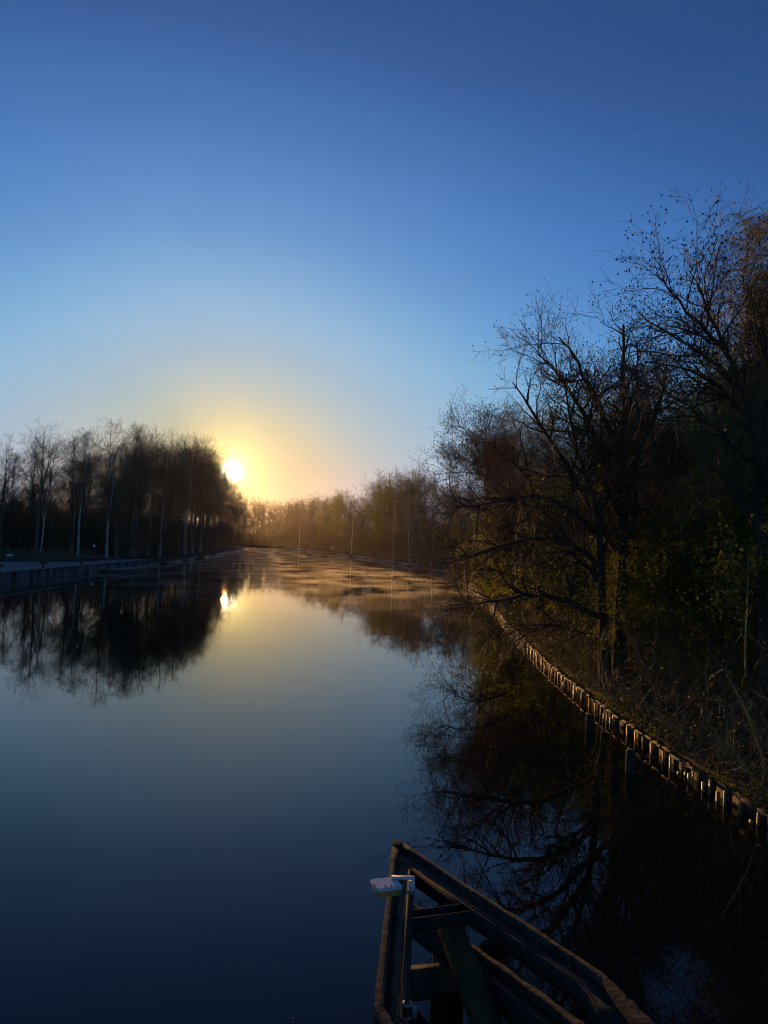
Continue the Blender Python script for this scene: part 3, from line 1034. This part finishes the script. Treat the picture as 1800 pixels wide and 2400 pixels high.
near('bare_tree', 31, [
    (pp_(22, (1452, 1625), (1452, 1500), (1450, 1300), (1446, 1180), (1440, 1050), (1436, 950), (1433, 860), (1431, 770)), .26, .08),
    (pp_([22, 22, 22, 21.8, 21.6, 21.3, 21], (1420, 1615), (1415, 1500), (1405, 1350), (1400, 1220), (1372, 1120), (1350, 1010), (1330, 880)), .22, .03),
], [
    (pp_([22, 21.8, 21.5, 21, 20.5], (1418, 1452), (1338, 1404), (1270, 1392), (1159, 1404), (1035, 1437)), 0.11, .018),
    (pp_([22, 21.8, 21.5, 21, 20.5], (1408, 1330), (1340, 1262), (1250, 1245), (1150, 1290), (1045, 1320)), 0.11, .018),
    (pp_([22, 21.5, 21, 20.5, 20], (1405, 1260), (1330, 1180), (1240, 1150), (1150, 1180), (1060, 1190)), 0.11, .018),
    (pp_([22, 22.3, 22.6, 23, 23], (1402, 1220), (1320, 1090), (1270, 1000), (1230, 930), (1200, 890)), 0.12, .02),
    (pp_([22, 21.8, 21.5, 21.3, 21], (1446, 1150), (1400, 1020), (1340, 920), (1290, 850), (1260, 830)), 0.12, .02),
    (pp_([22, 22, 22, 21.5, 21], (1446, 1170), (1500, 1060), (1540, 960), (1565, 900), (1560, 850)), 0.14, .02),
    (pp_([22, 22.3, 22.6, 23, 23], (1444, 1090), (1470, 980), (1490, 900), (1500, 840), (1495, 800)), 0.12, .02),
    (pp_([22, 21.6, 21.2, 21, 21], (1440, 1040), (1400, 940), (1360, 860), (1330, 800), (1310, 790)), 0.11, .02),
    (pp_([22, 22, 22, 22.5, 23], (1415, 1500), (1330, 1470), (1240, 1460), (1160, 1475), (1100, 1490)), .04, .01),
], 'big bare double-trunked tree on the right bank reaching low branches over the water',
    n1=56, base=.32, l1=2.5, n2=460, n3=2900, n4=9500, l3=.58, l4=.30, barkm='darkbark', twigm='twig', kind='spread', bud=8000, budr=.017, twr=.0058, spread=1.0)

near('alder_tree', 32, [
    (pp_([15.5] * 8, (1800, 1760), (1795, 1600), (1788, 1400), (1780, 1200), (1768, 1040), (1740, 930), (1705, 850), (1665, 790)), .2, .04),
    (pp_([15.5, 15.5, 15.4, 15.2, 15, 15], (1772, 1080), (1800, 980), (1815, 900), (1800, 830), (1790, 780), (1785, 730)), .12, .03),
], [
    (pp_([15.5, 15.3, 15.1, 15, 14.8], (1740, 920), (1680, 850), (1600, 800), (1530, 760), (1490, 730)), .05, .01),
    (pp_([15.5, 15.3, 15.1, 15, 14.8], (1755, 980), (1680, 900), (1600, 860), (1540, 850), (1510, 845)), .05, .01),
    (pp_([15.5, 15.6, 15.7, 15.8, 16], (1720, 860), (1660, 740), (1645, 690), (1632, 650), (1615, 640)), .05, .01),
    (pp_([15.5, 15.4, 15.3, 15.2, 15], (1700, 820), (1640, 760), (1580, 700), (1560, 660), (1540, 640)), .05, .01),
    (pp_([15.5, 15.4, 15.3, 15.2, 15], (1775, 1100), (1700, 1020), (1620, 960), (1560, 920), (1500, 900)), .05, .01),
], 'bare alder with dark seed cones along its twigs, rightmost beside the bank', n1=34, base=.45, l1=2.3, n2=270, n3=1700, n4=5600, l3=.55, l4=.26,
    barkm='darkbark', kind='spread', bud=6500, budr=.019, twr=.0046)

near('birch_tree', 33, [(pp_(29, (1790, 1560), (1780, 1300), (1765, 1000), (1750, 800), (1744, 640), (1742, 515)), .2, .03)], [],
     'tall birch with a golden hanging crown rising behind the alder on the right edge', kind='birch', n1=50, base=.4, l1=2.6, n2=360, n3=2600, n4=10000, l3=.8, l4=.55,
     barkm='birchbark', extra='catkin', nextra=26000, leafsize=.035, twr=.0055, cat='birch')
near('birch_tree', 34, [(pp_(31, (1870, 1550), (1862, 1300), (1850, 1000), (1840, 740), (1835, 480)), .2, .03)], [],
     'tallest birch at the right edge of the view, its crown partly out of the picture', kind='birch', n1=50, base=.4, l1=2.8, n2=360, n3=2600, n4=9000, l3=.8, l4=.55,
     barkm='birchbark', extra='catkin', nextra=22000, leafsize=.035, twr=.0055, cat='birch')
near('bare_tree', 35, [(pp_(52, (1150, 1400), (1148, 1300), (1135, 1200), (1138, 1120), (1130, 1050), (1125, 970)), .2, .03)], [
    (pp_([52] * 5, (1140, 1130), (1110, 1080), (1080, 1070), (1060, 1072), (1048, 1075)), .06, .014),
    (pp_([52] * 5, (1134, 1080), (1100, 1020), (1085, 1000), (1075, 990), (1065, 998)), .06, .014)],
     'gnarled bare tree with flat-topped branches standing highest over the bend of the bank', n1=30, base=.5, l1=2.6, n2=330, n3=2200, n4=9000, l3=.7, l4=.4, barkm='darkbark',
     bud=5000, budr=.03, twr=.007, kind='spread')
near('birch_tree', 36, [(pp_(62, (1225, 1400), (1222, 1200), (1212, 1060), (1207, 960)), .2, .03)], [],
     'birch with a yellowish crown behind the brown-twigged tree', kind='birch', n1=46, base=.3, l1=3.0, n2=330, n3=2200, n4=8000, barkm='birchbark', extra='catkin', nextra=12000, leafsize=.05, twr=.008, cat='birch')
near('birch_tree', 37, [(pp_(50, (1320, 1400), (1316, 1200), (1312, 1080), (1310, 970)), .2, .03)], [],
     'birch with a yellowish crown directly behind the big double-trunked tree', kind='birch', n1=46, base=.3, l1=2.6, n2=330, n3=2200, n4=8000, barkm='birchbark', extra='catkin', nextra=12000, leafsize=.045, twr=.007, cat='birch')
near('bare_tree', 38, [
    (pp_(38, (1264, 1468), (1262, 1380), (1268, 1290), (1260, 1200), (1240, 1100), (1225, 1040), (1215, 1000)), .3, .04),
    (pp_([38, 38, 37.5, 37], (1266, 1330), (1215, 1200), (1180, 1100), (1150, 1050)), .14, .03)], [
    (pp_([38, 37, 36, 35], (1262, 1380), (1190, 1340), (1120, 1330), (1040, 1370)), .08, .014),
    (pp_([38, 37, 36, 35], (1262, 1330), (1180, 1280), (1110, 1260), (1030, 1290)), .08, .014),
    (pp_([38, 37, 36, 36], (1262, 1280), (1180, 1210), (1110, 1180), (1040, 1200)), .08, .014),
    (pp_([38, 37, 36, 36], (1255, 1200), (1170, 1130), (1110, 1100), (1060, 1110)), .08, .014),
    (pp_([38, 37.5, 37, 37], (1245, 1130), (1180, 1060), (1130, 1020), (1090, 1020)), .08, .014),
    (pp_([38, 38, 38, 38], (1262, 1300), (1320, 1200), (1350, 1130), (1370, 1060)), .08, .014)],
     'broad tree with a dense reddish brown web of twigs overhanging the water', n1=34, base=.25, l1=2.9, n2=430, n3=2700, n4=9500, l3=.8, l4=.42, barkm='darkbark', twigm='redtwig',
     bud=9000, budr=.022, twr=.006, kind='spread')
near('bare_tree', 39, [(pp_(24, (1600, 1560), (1590, 1400), (1580, 1250), (1560, 1130), (1552, 1060), (1548, 985)), .13, .02)], [
    (pp_([24] * 4, (1562, 1140), (1500, 1080), (1480, 1040), (1470, 1010)), .05, .01),
    (pp_([24] * 4, (1565, 1150), (1630, 1060), (1660, 1020), (1690, 990)), .05, .01)],
     'smaller bare tree between the big double-trunked tree and the alder', n1=34, base=.4, l1=2.3, n2=330, n3=2200, n4=8000, l3=.5, l4=.28, barkm='darkbark', kind='spread', bud=3000, budr=.014, twr=.0045)

# leafing trees and shrubs behind
LG = {}
LG['l'] = tree('leafing_tree', 41, h=10, r0=.11, n1=44, base=.12, l1=3.0, n2=420, n3=2000, n4=6500, l3=.75, l4=.45, extra='leaf', nextra=42000, leafsize=.05, twr=.005, kind='spread', leaders=2)
LG['y'] = tree('leafing_shrub', 42, h=5, r0=.06, n1=44, base=.04, l1=2.3, n2=420, n3=2000, n4=6000, l3=.55, l4=.35, extra='yleaf', nextra=34000, leafsize=.04, twr=.004, kind='spread', leaders=3)
LG['d'] = tree('leafy_shrub', 43, h=5, r0=.06, n1=44, base=.04, l1=2.2, n2=420, n3=1800, n4=5000, l3=.55, l4=.35, extra='ever', nextra=30000, leafsize=.05, twr=.004, kind='spread', leaders=3)
first = set()
spec = [  # kind, px, distance, height, label
    ('l', 1500, 36, 10.5, 'leafing tree with fresh green leaves seen through the right limbs of the double-trunked tree'),
    ('l', 1590, 40, 11.5, 'leafing tree with fresh green leaves behind the smaller bare tree'),
    ('l', 1700, 34, 12.5, 'yellow-green leafing tree behind the trunk of the alder'),
    ('l', 1800, 30, 12.0, 'leafing tree at the right edge beneath the birches'),
    ('l', 1400, 46, 12.5, 'leafing tree behind the double trunk of the big tree'),
    ('l', 1660, 52, 14.0, 'pale green leafing tree farthest back behind the smaller bare tree'),
    ('l', 1470, 60, 14.0, 'pale green leafing tree farthest back behind the double trunk'),
    ('y', 1330, 34, 6.0, 'yellow-green shrub glowing behind the low branches beside the double trunk'),
    ('y', 1225, 44, 6.5, 'yellow-green shrub glowing left of the brown-twigged tree trunk'),
    ('y', 1290, 46, 7.5, 'yellow-green shrub glowing right of the brown-twigged tree trunk'),
    ('y', 1160, 50, 3.5, 'low yellow-green shrub leaning over the pile wall at the bend'),
    ('y', 1390, 40, 6.5, 'yellow-green shrub showing between the two trunks of the big tree'),
    ('d', 1520, 25, 5.0, 'dark leafy shrub right of the double-trunked tree'),
    ('d', 1600, 22, 4.5, 'dark leafy shrub under the smaller bare tree'),
    ('d', 1720, 20, 5.0, 'dark leafy shrub left of the alder trunk'),
    ('d', 1810, 22, 6.5, 'dark leafy shrub behind the alder at the right edge'),
    ('d', 1560, 32, 6.5, 'dark leafy shrub below the leafing trees in the middle of the right wood'),
    ('d', 1680, 30, 7.5, 'tall dark leafy shrub in front of the yellow-green leafing tree'),
    ('d', 1880, 16, 5.0, 'dark leafy shrub nearest the bridge at the right edge'),
]
for k_, px, D, h_, lb in spec:
    q = at_y(px, 1400, D)
    s_ = h_ / {'l': 10.0, 'y': 5.0, 'd': 5.0}[k_]
    rz = rng.uniform(0, 6.28)
    cat = 'tree' if k_ == 'l' else 'shrub'
    gr = {'l': 'leafing trees of the right bank', 'y': 'yellow-green shrubs', 'd': 'dark leafy shrubs'}[k_]
    if k_ not in first:
        first.add(k_)
        o = LG[k_]; o.location = (q[0], q[1], .4); o.rotation_euler = (0, 0, rz); o.scale = (s_,) * 3
        tag(o, lb, cat, gr)
    else:
        dup(LG[k_], (q[0], q[1], .4), rz, (s_,) * 3, lb)

# saplings in a pale tone that stands in for sun on them
SAP = [
    ([(1655, 1698), (1662, 1660), (1658, 1600), (1650, 1540), (1668, 1522), (1700, 1526)], 17.8, 'thin hook-topped pale sapling lit by the sun on the right bank'),
    ([(1663, 1654), (1690, 1630), (1712, 1610), (1730, 1604)], 17.8, 'forked pale twig springing from beside the hook-topped sapling'),
    ([(1552, 1676), (1528, 1600), (1505, 1545), (1480, 1500), (1455, 1455)], 19.5, 'leaning thin grey stem right of the double trunk'),
    ([(1530, 1585), (1535, 1500), (1542, 1440), (1540, 1400)], 20, 'straight thin pale sapling right of the double trunk'),
    ([(1520, 1570), (1545, 1540), (1556, 1515)], 20, 'short curved sunlit twig at the foot of the straight sapling'),
    ([(1800, 1830), (1775, 1720), (1745, 1660), (1715, 1600), (1700, 1570)], 13.5, 'long leaning bent stem at the lower right edge of the bank'),
    ([(1748, 1585), (1745, 1520), (1750, 1430), (1752, 1370), (1755, 1300)], 15, 'upright pale sapling in front of the alder trunk'),
    ([(1416, 1632), (1412, 1580), (1408, 1520), (1416, 1455), (1432, 1480)], 20.5, 'sunlit twisted stem clinging to the left side of the double trunk'),
]

for pts, D, lb in SAP:
    r_ = np.random.default_rng(int(pts[0][0]))
    Pw = pp_(D, *pts)
    base = Pw[0].copy()
    Pw = resample(Pw - base, 10) + r_.normal(0, .012, (10, 3))
    o = empty('sapling', base)
    R_ = np.linspace(.028, .009, 10)
    build('stem', [tubes(Pw, R_, 6)], [M['paletwig']], o, smooth=True)
    P2, R2 = children(Pw[None], R_[None], 14, .25, 1, .38, .35, 50, 15, 5, .2, .03, .5, r_, rmin=.004, rtip=.4)
    P3, R3 = children(P2, R2, 50, .2, 1, .18, .35, 45, 15, 3, .2, .03, .6, r_, rmin=.003)
    build('crown', [tubes(P2, R2, 4), tubes(P3, R3, 3)], [M['paletwig']], o)
    tag(o, lb, 'sapling')

# ------------------------------------------------------------------ undergrowth
def thicket(N, posf, hmin, hmax, seed, mats, dens=3, twr=.004, leaf=0, leafsize=.04, lean=.35, arch=-.03):
    r_ = np.random.default_rng(seed)
    base = posf(N, r_)
    v = np.c_[r_.normal(0, lean, (N, 2)), np.ones(N)]
    v /= np.linalg.norm(v, axis=1, keepdims=True)
    ln_ = r_.uniform(hmin, hmax, N)
    K = 6
    P = np.zeros((N, K, 3)); P[:, 0] = base
    for s in range(K - 1):
        v = v + r_.normal(0, .16, (N, 3)); v[:, 2] += arch
        v /= np.linalg.norm(v, axis=1, keepdims=True)
        P[:, s + 1] = P[:, s] + v * (ln_ / (K - 1))[:, None]
    R = np.maximum(ln_[:, None] * .006 * np.linspace(1, .3, K)[None], twr)
    P2, R2 = children(P, R, N * dens, .15, 1, (hmin + hmax) * .2, .35, 45, 15, 4, .22, 0, .6, r_, rmin=twr * .8, rtip=.5)
    P3, R3 = children(P2, R2, N * dens * 2, .1, 1, (hmin + hmax) * .1, .35, 45, 15, 2, .25, 0, .7, r_, rmin=twr * .7, rtip=.5)
    ch = [tubes(P, R, 4, 0), tubes(P2, R2, 3, 0), tubes(P3, R3, 3, 1)]
    if leaf:
        ii = r_.integers(0, len(P3), leaf); kk_ = r_.integers(0, 3, leaf)
        ch.append(quads(P3[ii, kk_] + r_.normal(0, .04, (leaf, 3)), leafsize, 2, r_))
    return ch


def pos_right(y0, y1, d0, d1):
    def f_(N, r_):
        y = r_.uniform(y0, y1, N); o_ = d0 + (d1 - d0) * r_.uniform(0, 1, N) ** 1.1
        return np.c_[right_x(y) + o_, y, .25 + .5 * (1 - np.exp(-o_ / 7))]
    return f_


def pos_left(y0, y1, d0, d1, z=.75):
    def f_(N, r_):
        y = r_.uniform(y0, y1, N); o_ = r_.uniform(d0, d1, N)
        return np.c_[left_x(y) - o_, y, np.full(N, z)]
    return f_


ug = thicket(1300, pos_right(9, 60, 1.2, 12), .8, 2.8, 51, None, dens=5, twr=.0045, leaf=5000, leafsize=.03)
ug += thicket(2600, pos_right(9, 50, .15, 7), .25, 1.1, 52, None, dens=4, twr=.0035, leaf=6000, leafsize=.022)
ug += [(a, b, 1 if c < 2 else 2) for a, b, c in thicket(420, pos_right(9, 34, .3, 7), .5, 2.0, 57, None, dens=6, twr=.005, arch=-.12, lean=.6)]  # stems given the pale colour so they look sunlit
ug += [(a, b, 3 if c < 2 else 2) for a, b, c in thicket(420, pos_right(44, 104, -.7, 2.0), 1.0, 3.2, 58, None, dens=7, twr=.008, arch=-.08, lean=.6, leaf=7000, leafsize=.05)]
tag(build('undergrowth', ug, [M['twig'], M['paletwig'], M['yleaf'], M['redtwig']]), 'tangled bare undergrowth along the right bank', None, None, 'stuff')
ug = thicket(2000, pos_right(60, 338, .8, 16), 3, 8.5, 53, None, dens=7, twr=.014, leaf=24000, leafsize=.11)
tag(build('undergrowth', ug, [M['twig'], M['twig'], M['ever']]), 'dark brush under the trees of the far right bank', None, None, 'stuff')
ug = thicket(2600, pos_left(97, 340, 1.5, 26), 3, 8.5, 54, None, dens=7, twr=.014, leaf=24000, leafsize=.11)


def pos_q(N, r_):
    x = r_.uniform(-100, -36, N)
    return np.c_[x, r_.uniform(98, 124, N) + np.minimum(0, (x + 45)) * -.25 * -1, np.full(N, .85)]


ug += thicket(1500, pos_q, 2.5, 8.0, 55, None, dens=7, twr=.012, leaf=18000, leafsize=.10)
tag(build('undergrowth', ug, [M['twig'], M['twig'], M['ever']]), 'dark brush under the trees of the left bank', None, None, 'stuff')


def pos_far(N, r_):
    return np.c_[r_.uniform(-110, -30, N), r_.uniform(342, 366, N), np.full(N, .7)]


ug = thicket(1300, pos_far, 4, 10, 56, None, dens=8, twr=.03, leaf=6000, leafsize=.2)
tag(build('undergrowth', ug, [M['twig'], M['twig'], M['ever']]), 'dark brush under the far row of trees', None, None, 'stuff')

# the depth of the woods behind the front trees: stems and brush nobody could count
ug = thicket(1500, pos_left(97, 345, 16, 60), 6, 12, 71, None, dens=7, twr=.02)
def pos_q2(N, r_):
    x = r_.uniform(-130, -40, N)
    return np.c_[x, r_.uniform(118, 165, N) + np.maximum(0, (-45 - x)) * .2, np.full(N, .85)]
ug += thicket(1200, pos_q2, 6, 12, 72, None, dens=7, twr=.02)
tag(build('woods', ug, [M['twig'], M['twig']]), 'dark depth of the wood on the left bank', None, None, 'stuff')
ug = thicket(1800, pos_right(62, 345, 10, 60), 6, 12, 73, None, dens=7, twr=.02)
ug += thicket(300, pos_right(24, 62, 18, 50), 2.5, 5, 74, None, dens=8, twr=.012)
tag(build('woods', ug, [M['twig'], M['twig']]), 'dark depth of the wood on the right bank', None, None, 'stuff')

# reeds and dry grass behind the quay
r_ = np.random.default_rng(60)
N = 9000
x = r_.uniform(-72, -36, N); y = 77 + r_.uniform(0, 1, N) * 14 + (x + 36) * .28
P = np.zeros((N, 3, 3)); P[:, 0] = np.c_[x, y, np.full(N, .9)]
hh = r_.uniform(.3, 1.3, N) * np.clip((y - (76 + (x + 36) * .28)) / 8, .25, 1)
P[:, 1] = P[:, 0] + np.c_[r_.normal(0, .06, N), r_.normal(0, .06, N), hh * .6]
P[:, 2] = P[:, 1] + np.c_[r_.normal(0, .12, N), r_.normal(0, .12, N), hh * .4]
tag(build('grass', [tubes(P, np.tile([.012, .009, .003], (N, 1)), 3)], [M['grass']]), 'dry reeds and grass behind the quay paving', None, None, 'stuff')
# leaf litter and grass on the near right bank
N = 10000
y = r_.uniform(8, 60, N); o_ = r_.uniform(.25, 14, N)
C = np.c_[right_x(y) + o_, y, .27 + .5 * (1 - np.exp(-o_ / 7)) + .07 * np.sin(o_ * 1.7 + y * .9) + .02]
tag(build('leaf_litter', [quads(C, .05, 0, r_, flat=.6)], [M['dryleaf']]), 'dead leaves strewn over the right bank', None, None, 'stuff')
N = 14000
y = r_.uniform(8, 60, N); o_ = r_.uniform(.15, 9, N) ** 1.0
P = np.zeros((N, 3, 3)); P[:, 0] = np.c_[right_x(y) + o_, y, .22 + .5 * (1 - np.exp(-o_ / 7))]
P[:, 1] = P[:, 0] + np.c_[r_.normal(0, .06, (N, 2)), r_.uniform(.08, .2, N)]
P[:, 2] = P[:, 1] + np.c_[r_.normal(0, .1, (N, 2)), r_.uniform(.0, .16, N)]
tag(build('grass', [tubes(P, np.tile([.005, .004, .001], (N, 1)), 3)], [M['grass']]), 'dry grass on the right bank', None, None, 'stuff')

# ------------------------------------------------------------------ air
def volmat(name, dens, aniso, col, noise=None):
    m = bpy.data.materials.new(name); m.use_nodes = True
    n = m.node_tree.nodes; l = m.node_tree.links
    n.remove(n['Principled BSDF'])
    v = n.new('ShaderNodeVolumePrincipled')
    v.inputs['Density'].default_value = dens
    v.inputs['Anisotropy'].default_value = aniso
    v.inputs['Color'].default_value = (*col, 1)
    l.new(v.outputs[0], n['Material Output'].inputs['Volume'])
    if noise:
        t = n.new('ShaderNodeTexCoord'); mp = n.new('ShaderNodeMapping'); mp.inputs['Scale'].default_value = noise
        l.new(t.outputs['Object'], mp.inputs[0])
        nz = n.new('ShaderNodeTexNoise'); nz.inputs['Scale'].default_value = 1; nz.inputs['Detail'].default_value = 3
        l.new(mp.outputs[0], nz.inputs['Vector'])
        r = n.new('ShaderNodeMapRange'); r.inputs[1].default_value = .38; r.inputs[2].default_value = .70
        r.inputs[3].default_value = 0; r.inputs[4].default_value = dens
        l.new(nz.outputs[0], r.inputs[0])
        sp = n.new('ShaderNodeSeparateXYZ'); l.new(t.outputs['Object'], sp.inputs[0])
        acc = r.outputs[0]
        for ax_, a_, b_ in ((2, .75, .1), (1, 34, 70), (1, 335, 200)):
            q = n.new('ShaderNodeMapRange'); q.interpolation_type = 'SMOOTHSTEP'
            q.inputs[1].default_value = min(a_, b_); q.inputs[2].default_value = max(a_, b_)
            q.inputs[3].default_value = 0 if a_ < b_ else 1; q.inputs[4].default_value = 1 if a_ < b_ else 0
            l.new(sp.outputs[ax_], q.inputs[0])
            mu = n.new('ShaderNodeMath'); mu.operation = 'MULTIPLY'
            l.new(acc, mu.inputs[0]); l.new(q.outputs[0], mu.inputs[1]); acc = mu.outputs[0]
        l.new(acc, v.inputs['Density'])
    return m


hz_ = build('haze', [box(-1300, 1250, -250, 1500, -2.2, 40)], [volmat('glare_haze', .00006, .82, (1, .9, .8))])  # warm tint and forward scatter also imitate lens glare round the sun
tag(hz_, 'thin morning haze that also stands in for lens glare near the sun', None, None, 'stuff')
ml = np.arange(30, 336, 8.0)
A_ = np.array([[float(left_x(y_)) + .4, y_] for y_ in ml]); B_ = np.array([[float(right_x(y_)) - .3, y_] for y_ in ml])
n_ = len(ml)
V = np.concatenate([np.c_[A_, np.full(n_, .02)], np.c_[B_, np.full(n_, .02)], np.c_[B_, np.full(n_, .75)], np.c_[A_, np.full(n_, .75)]])
f = []
for i in range(n_ - 1):
    for q_ in range(4):
        f.append([q_ * n_ + i, ((q_ + 1) % 4) * n_ + i, ((q_ + 1) % 4) * n_ + i + 1, q_ * n_ + i + 1])
f.append([0, 3 * n_, 2 * n_, n_]); f.append([n_ - 1, 2 * n_ - 1, 3 * n_ - 1, 4 * n_ - 1])
mm = build('mist', [(V, np.array(f), 0)], [volmat('river_mist', .30, .6, (1, .95, .9), (.22, .13, 1.2))])
tag(mm, 'wisps of mist drifting low over the water', None, None, 'stuff')
SC.cycles.volume_step_rate = 2.0
SC.cycles.volume_max_steps = 64

# a few seeds and bits of foam afloat
r_ = np.random.default_rng(77)
N = 260
C = np.c_[r_.uniform(-14, 5.5, N), 5 + 45 * r_.uniform(0, 1, N) ** 1.3, np.full(N, .006)]
C = C[C[:, 0] < 5.2]
tag(build('floating_seeds', [quads(C, .012, 0, r_, flat=.97)], [M['paletwig']]), 'pale seeds and bud scales floating on the water', None, None, 'stuff')

# low leafy plants hugging the piled edge
r_ = np.random.default_rng(81)
N = 30000
y = r_.uniform(8, 60, N); o_ = .12 + 5.5 * r_.uniform(0, 1, N) ** 1.6
clump = np.sin(y * 1.9 + 1.3 * np.sin(o_ * 3)) + np.sin(y * .73 + o_) > -.7
y, o_ = y[clump], o_[clump]
C = np.c_[right_x(y) + o_, y, .2 + .5 * (1 - np.exp(-o_ / 7)) + .3 * r_.uniform(0, 1, len(y)) ** 1.5]
tag(build('ground_cover', [quads(C, .035, 0, r_)], [M['ever']]), 'low dark green leaves along the piled edge', None, None, 'stuff')
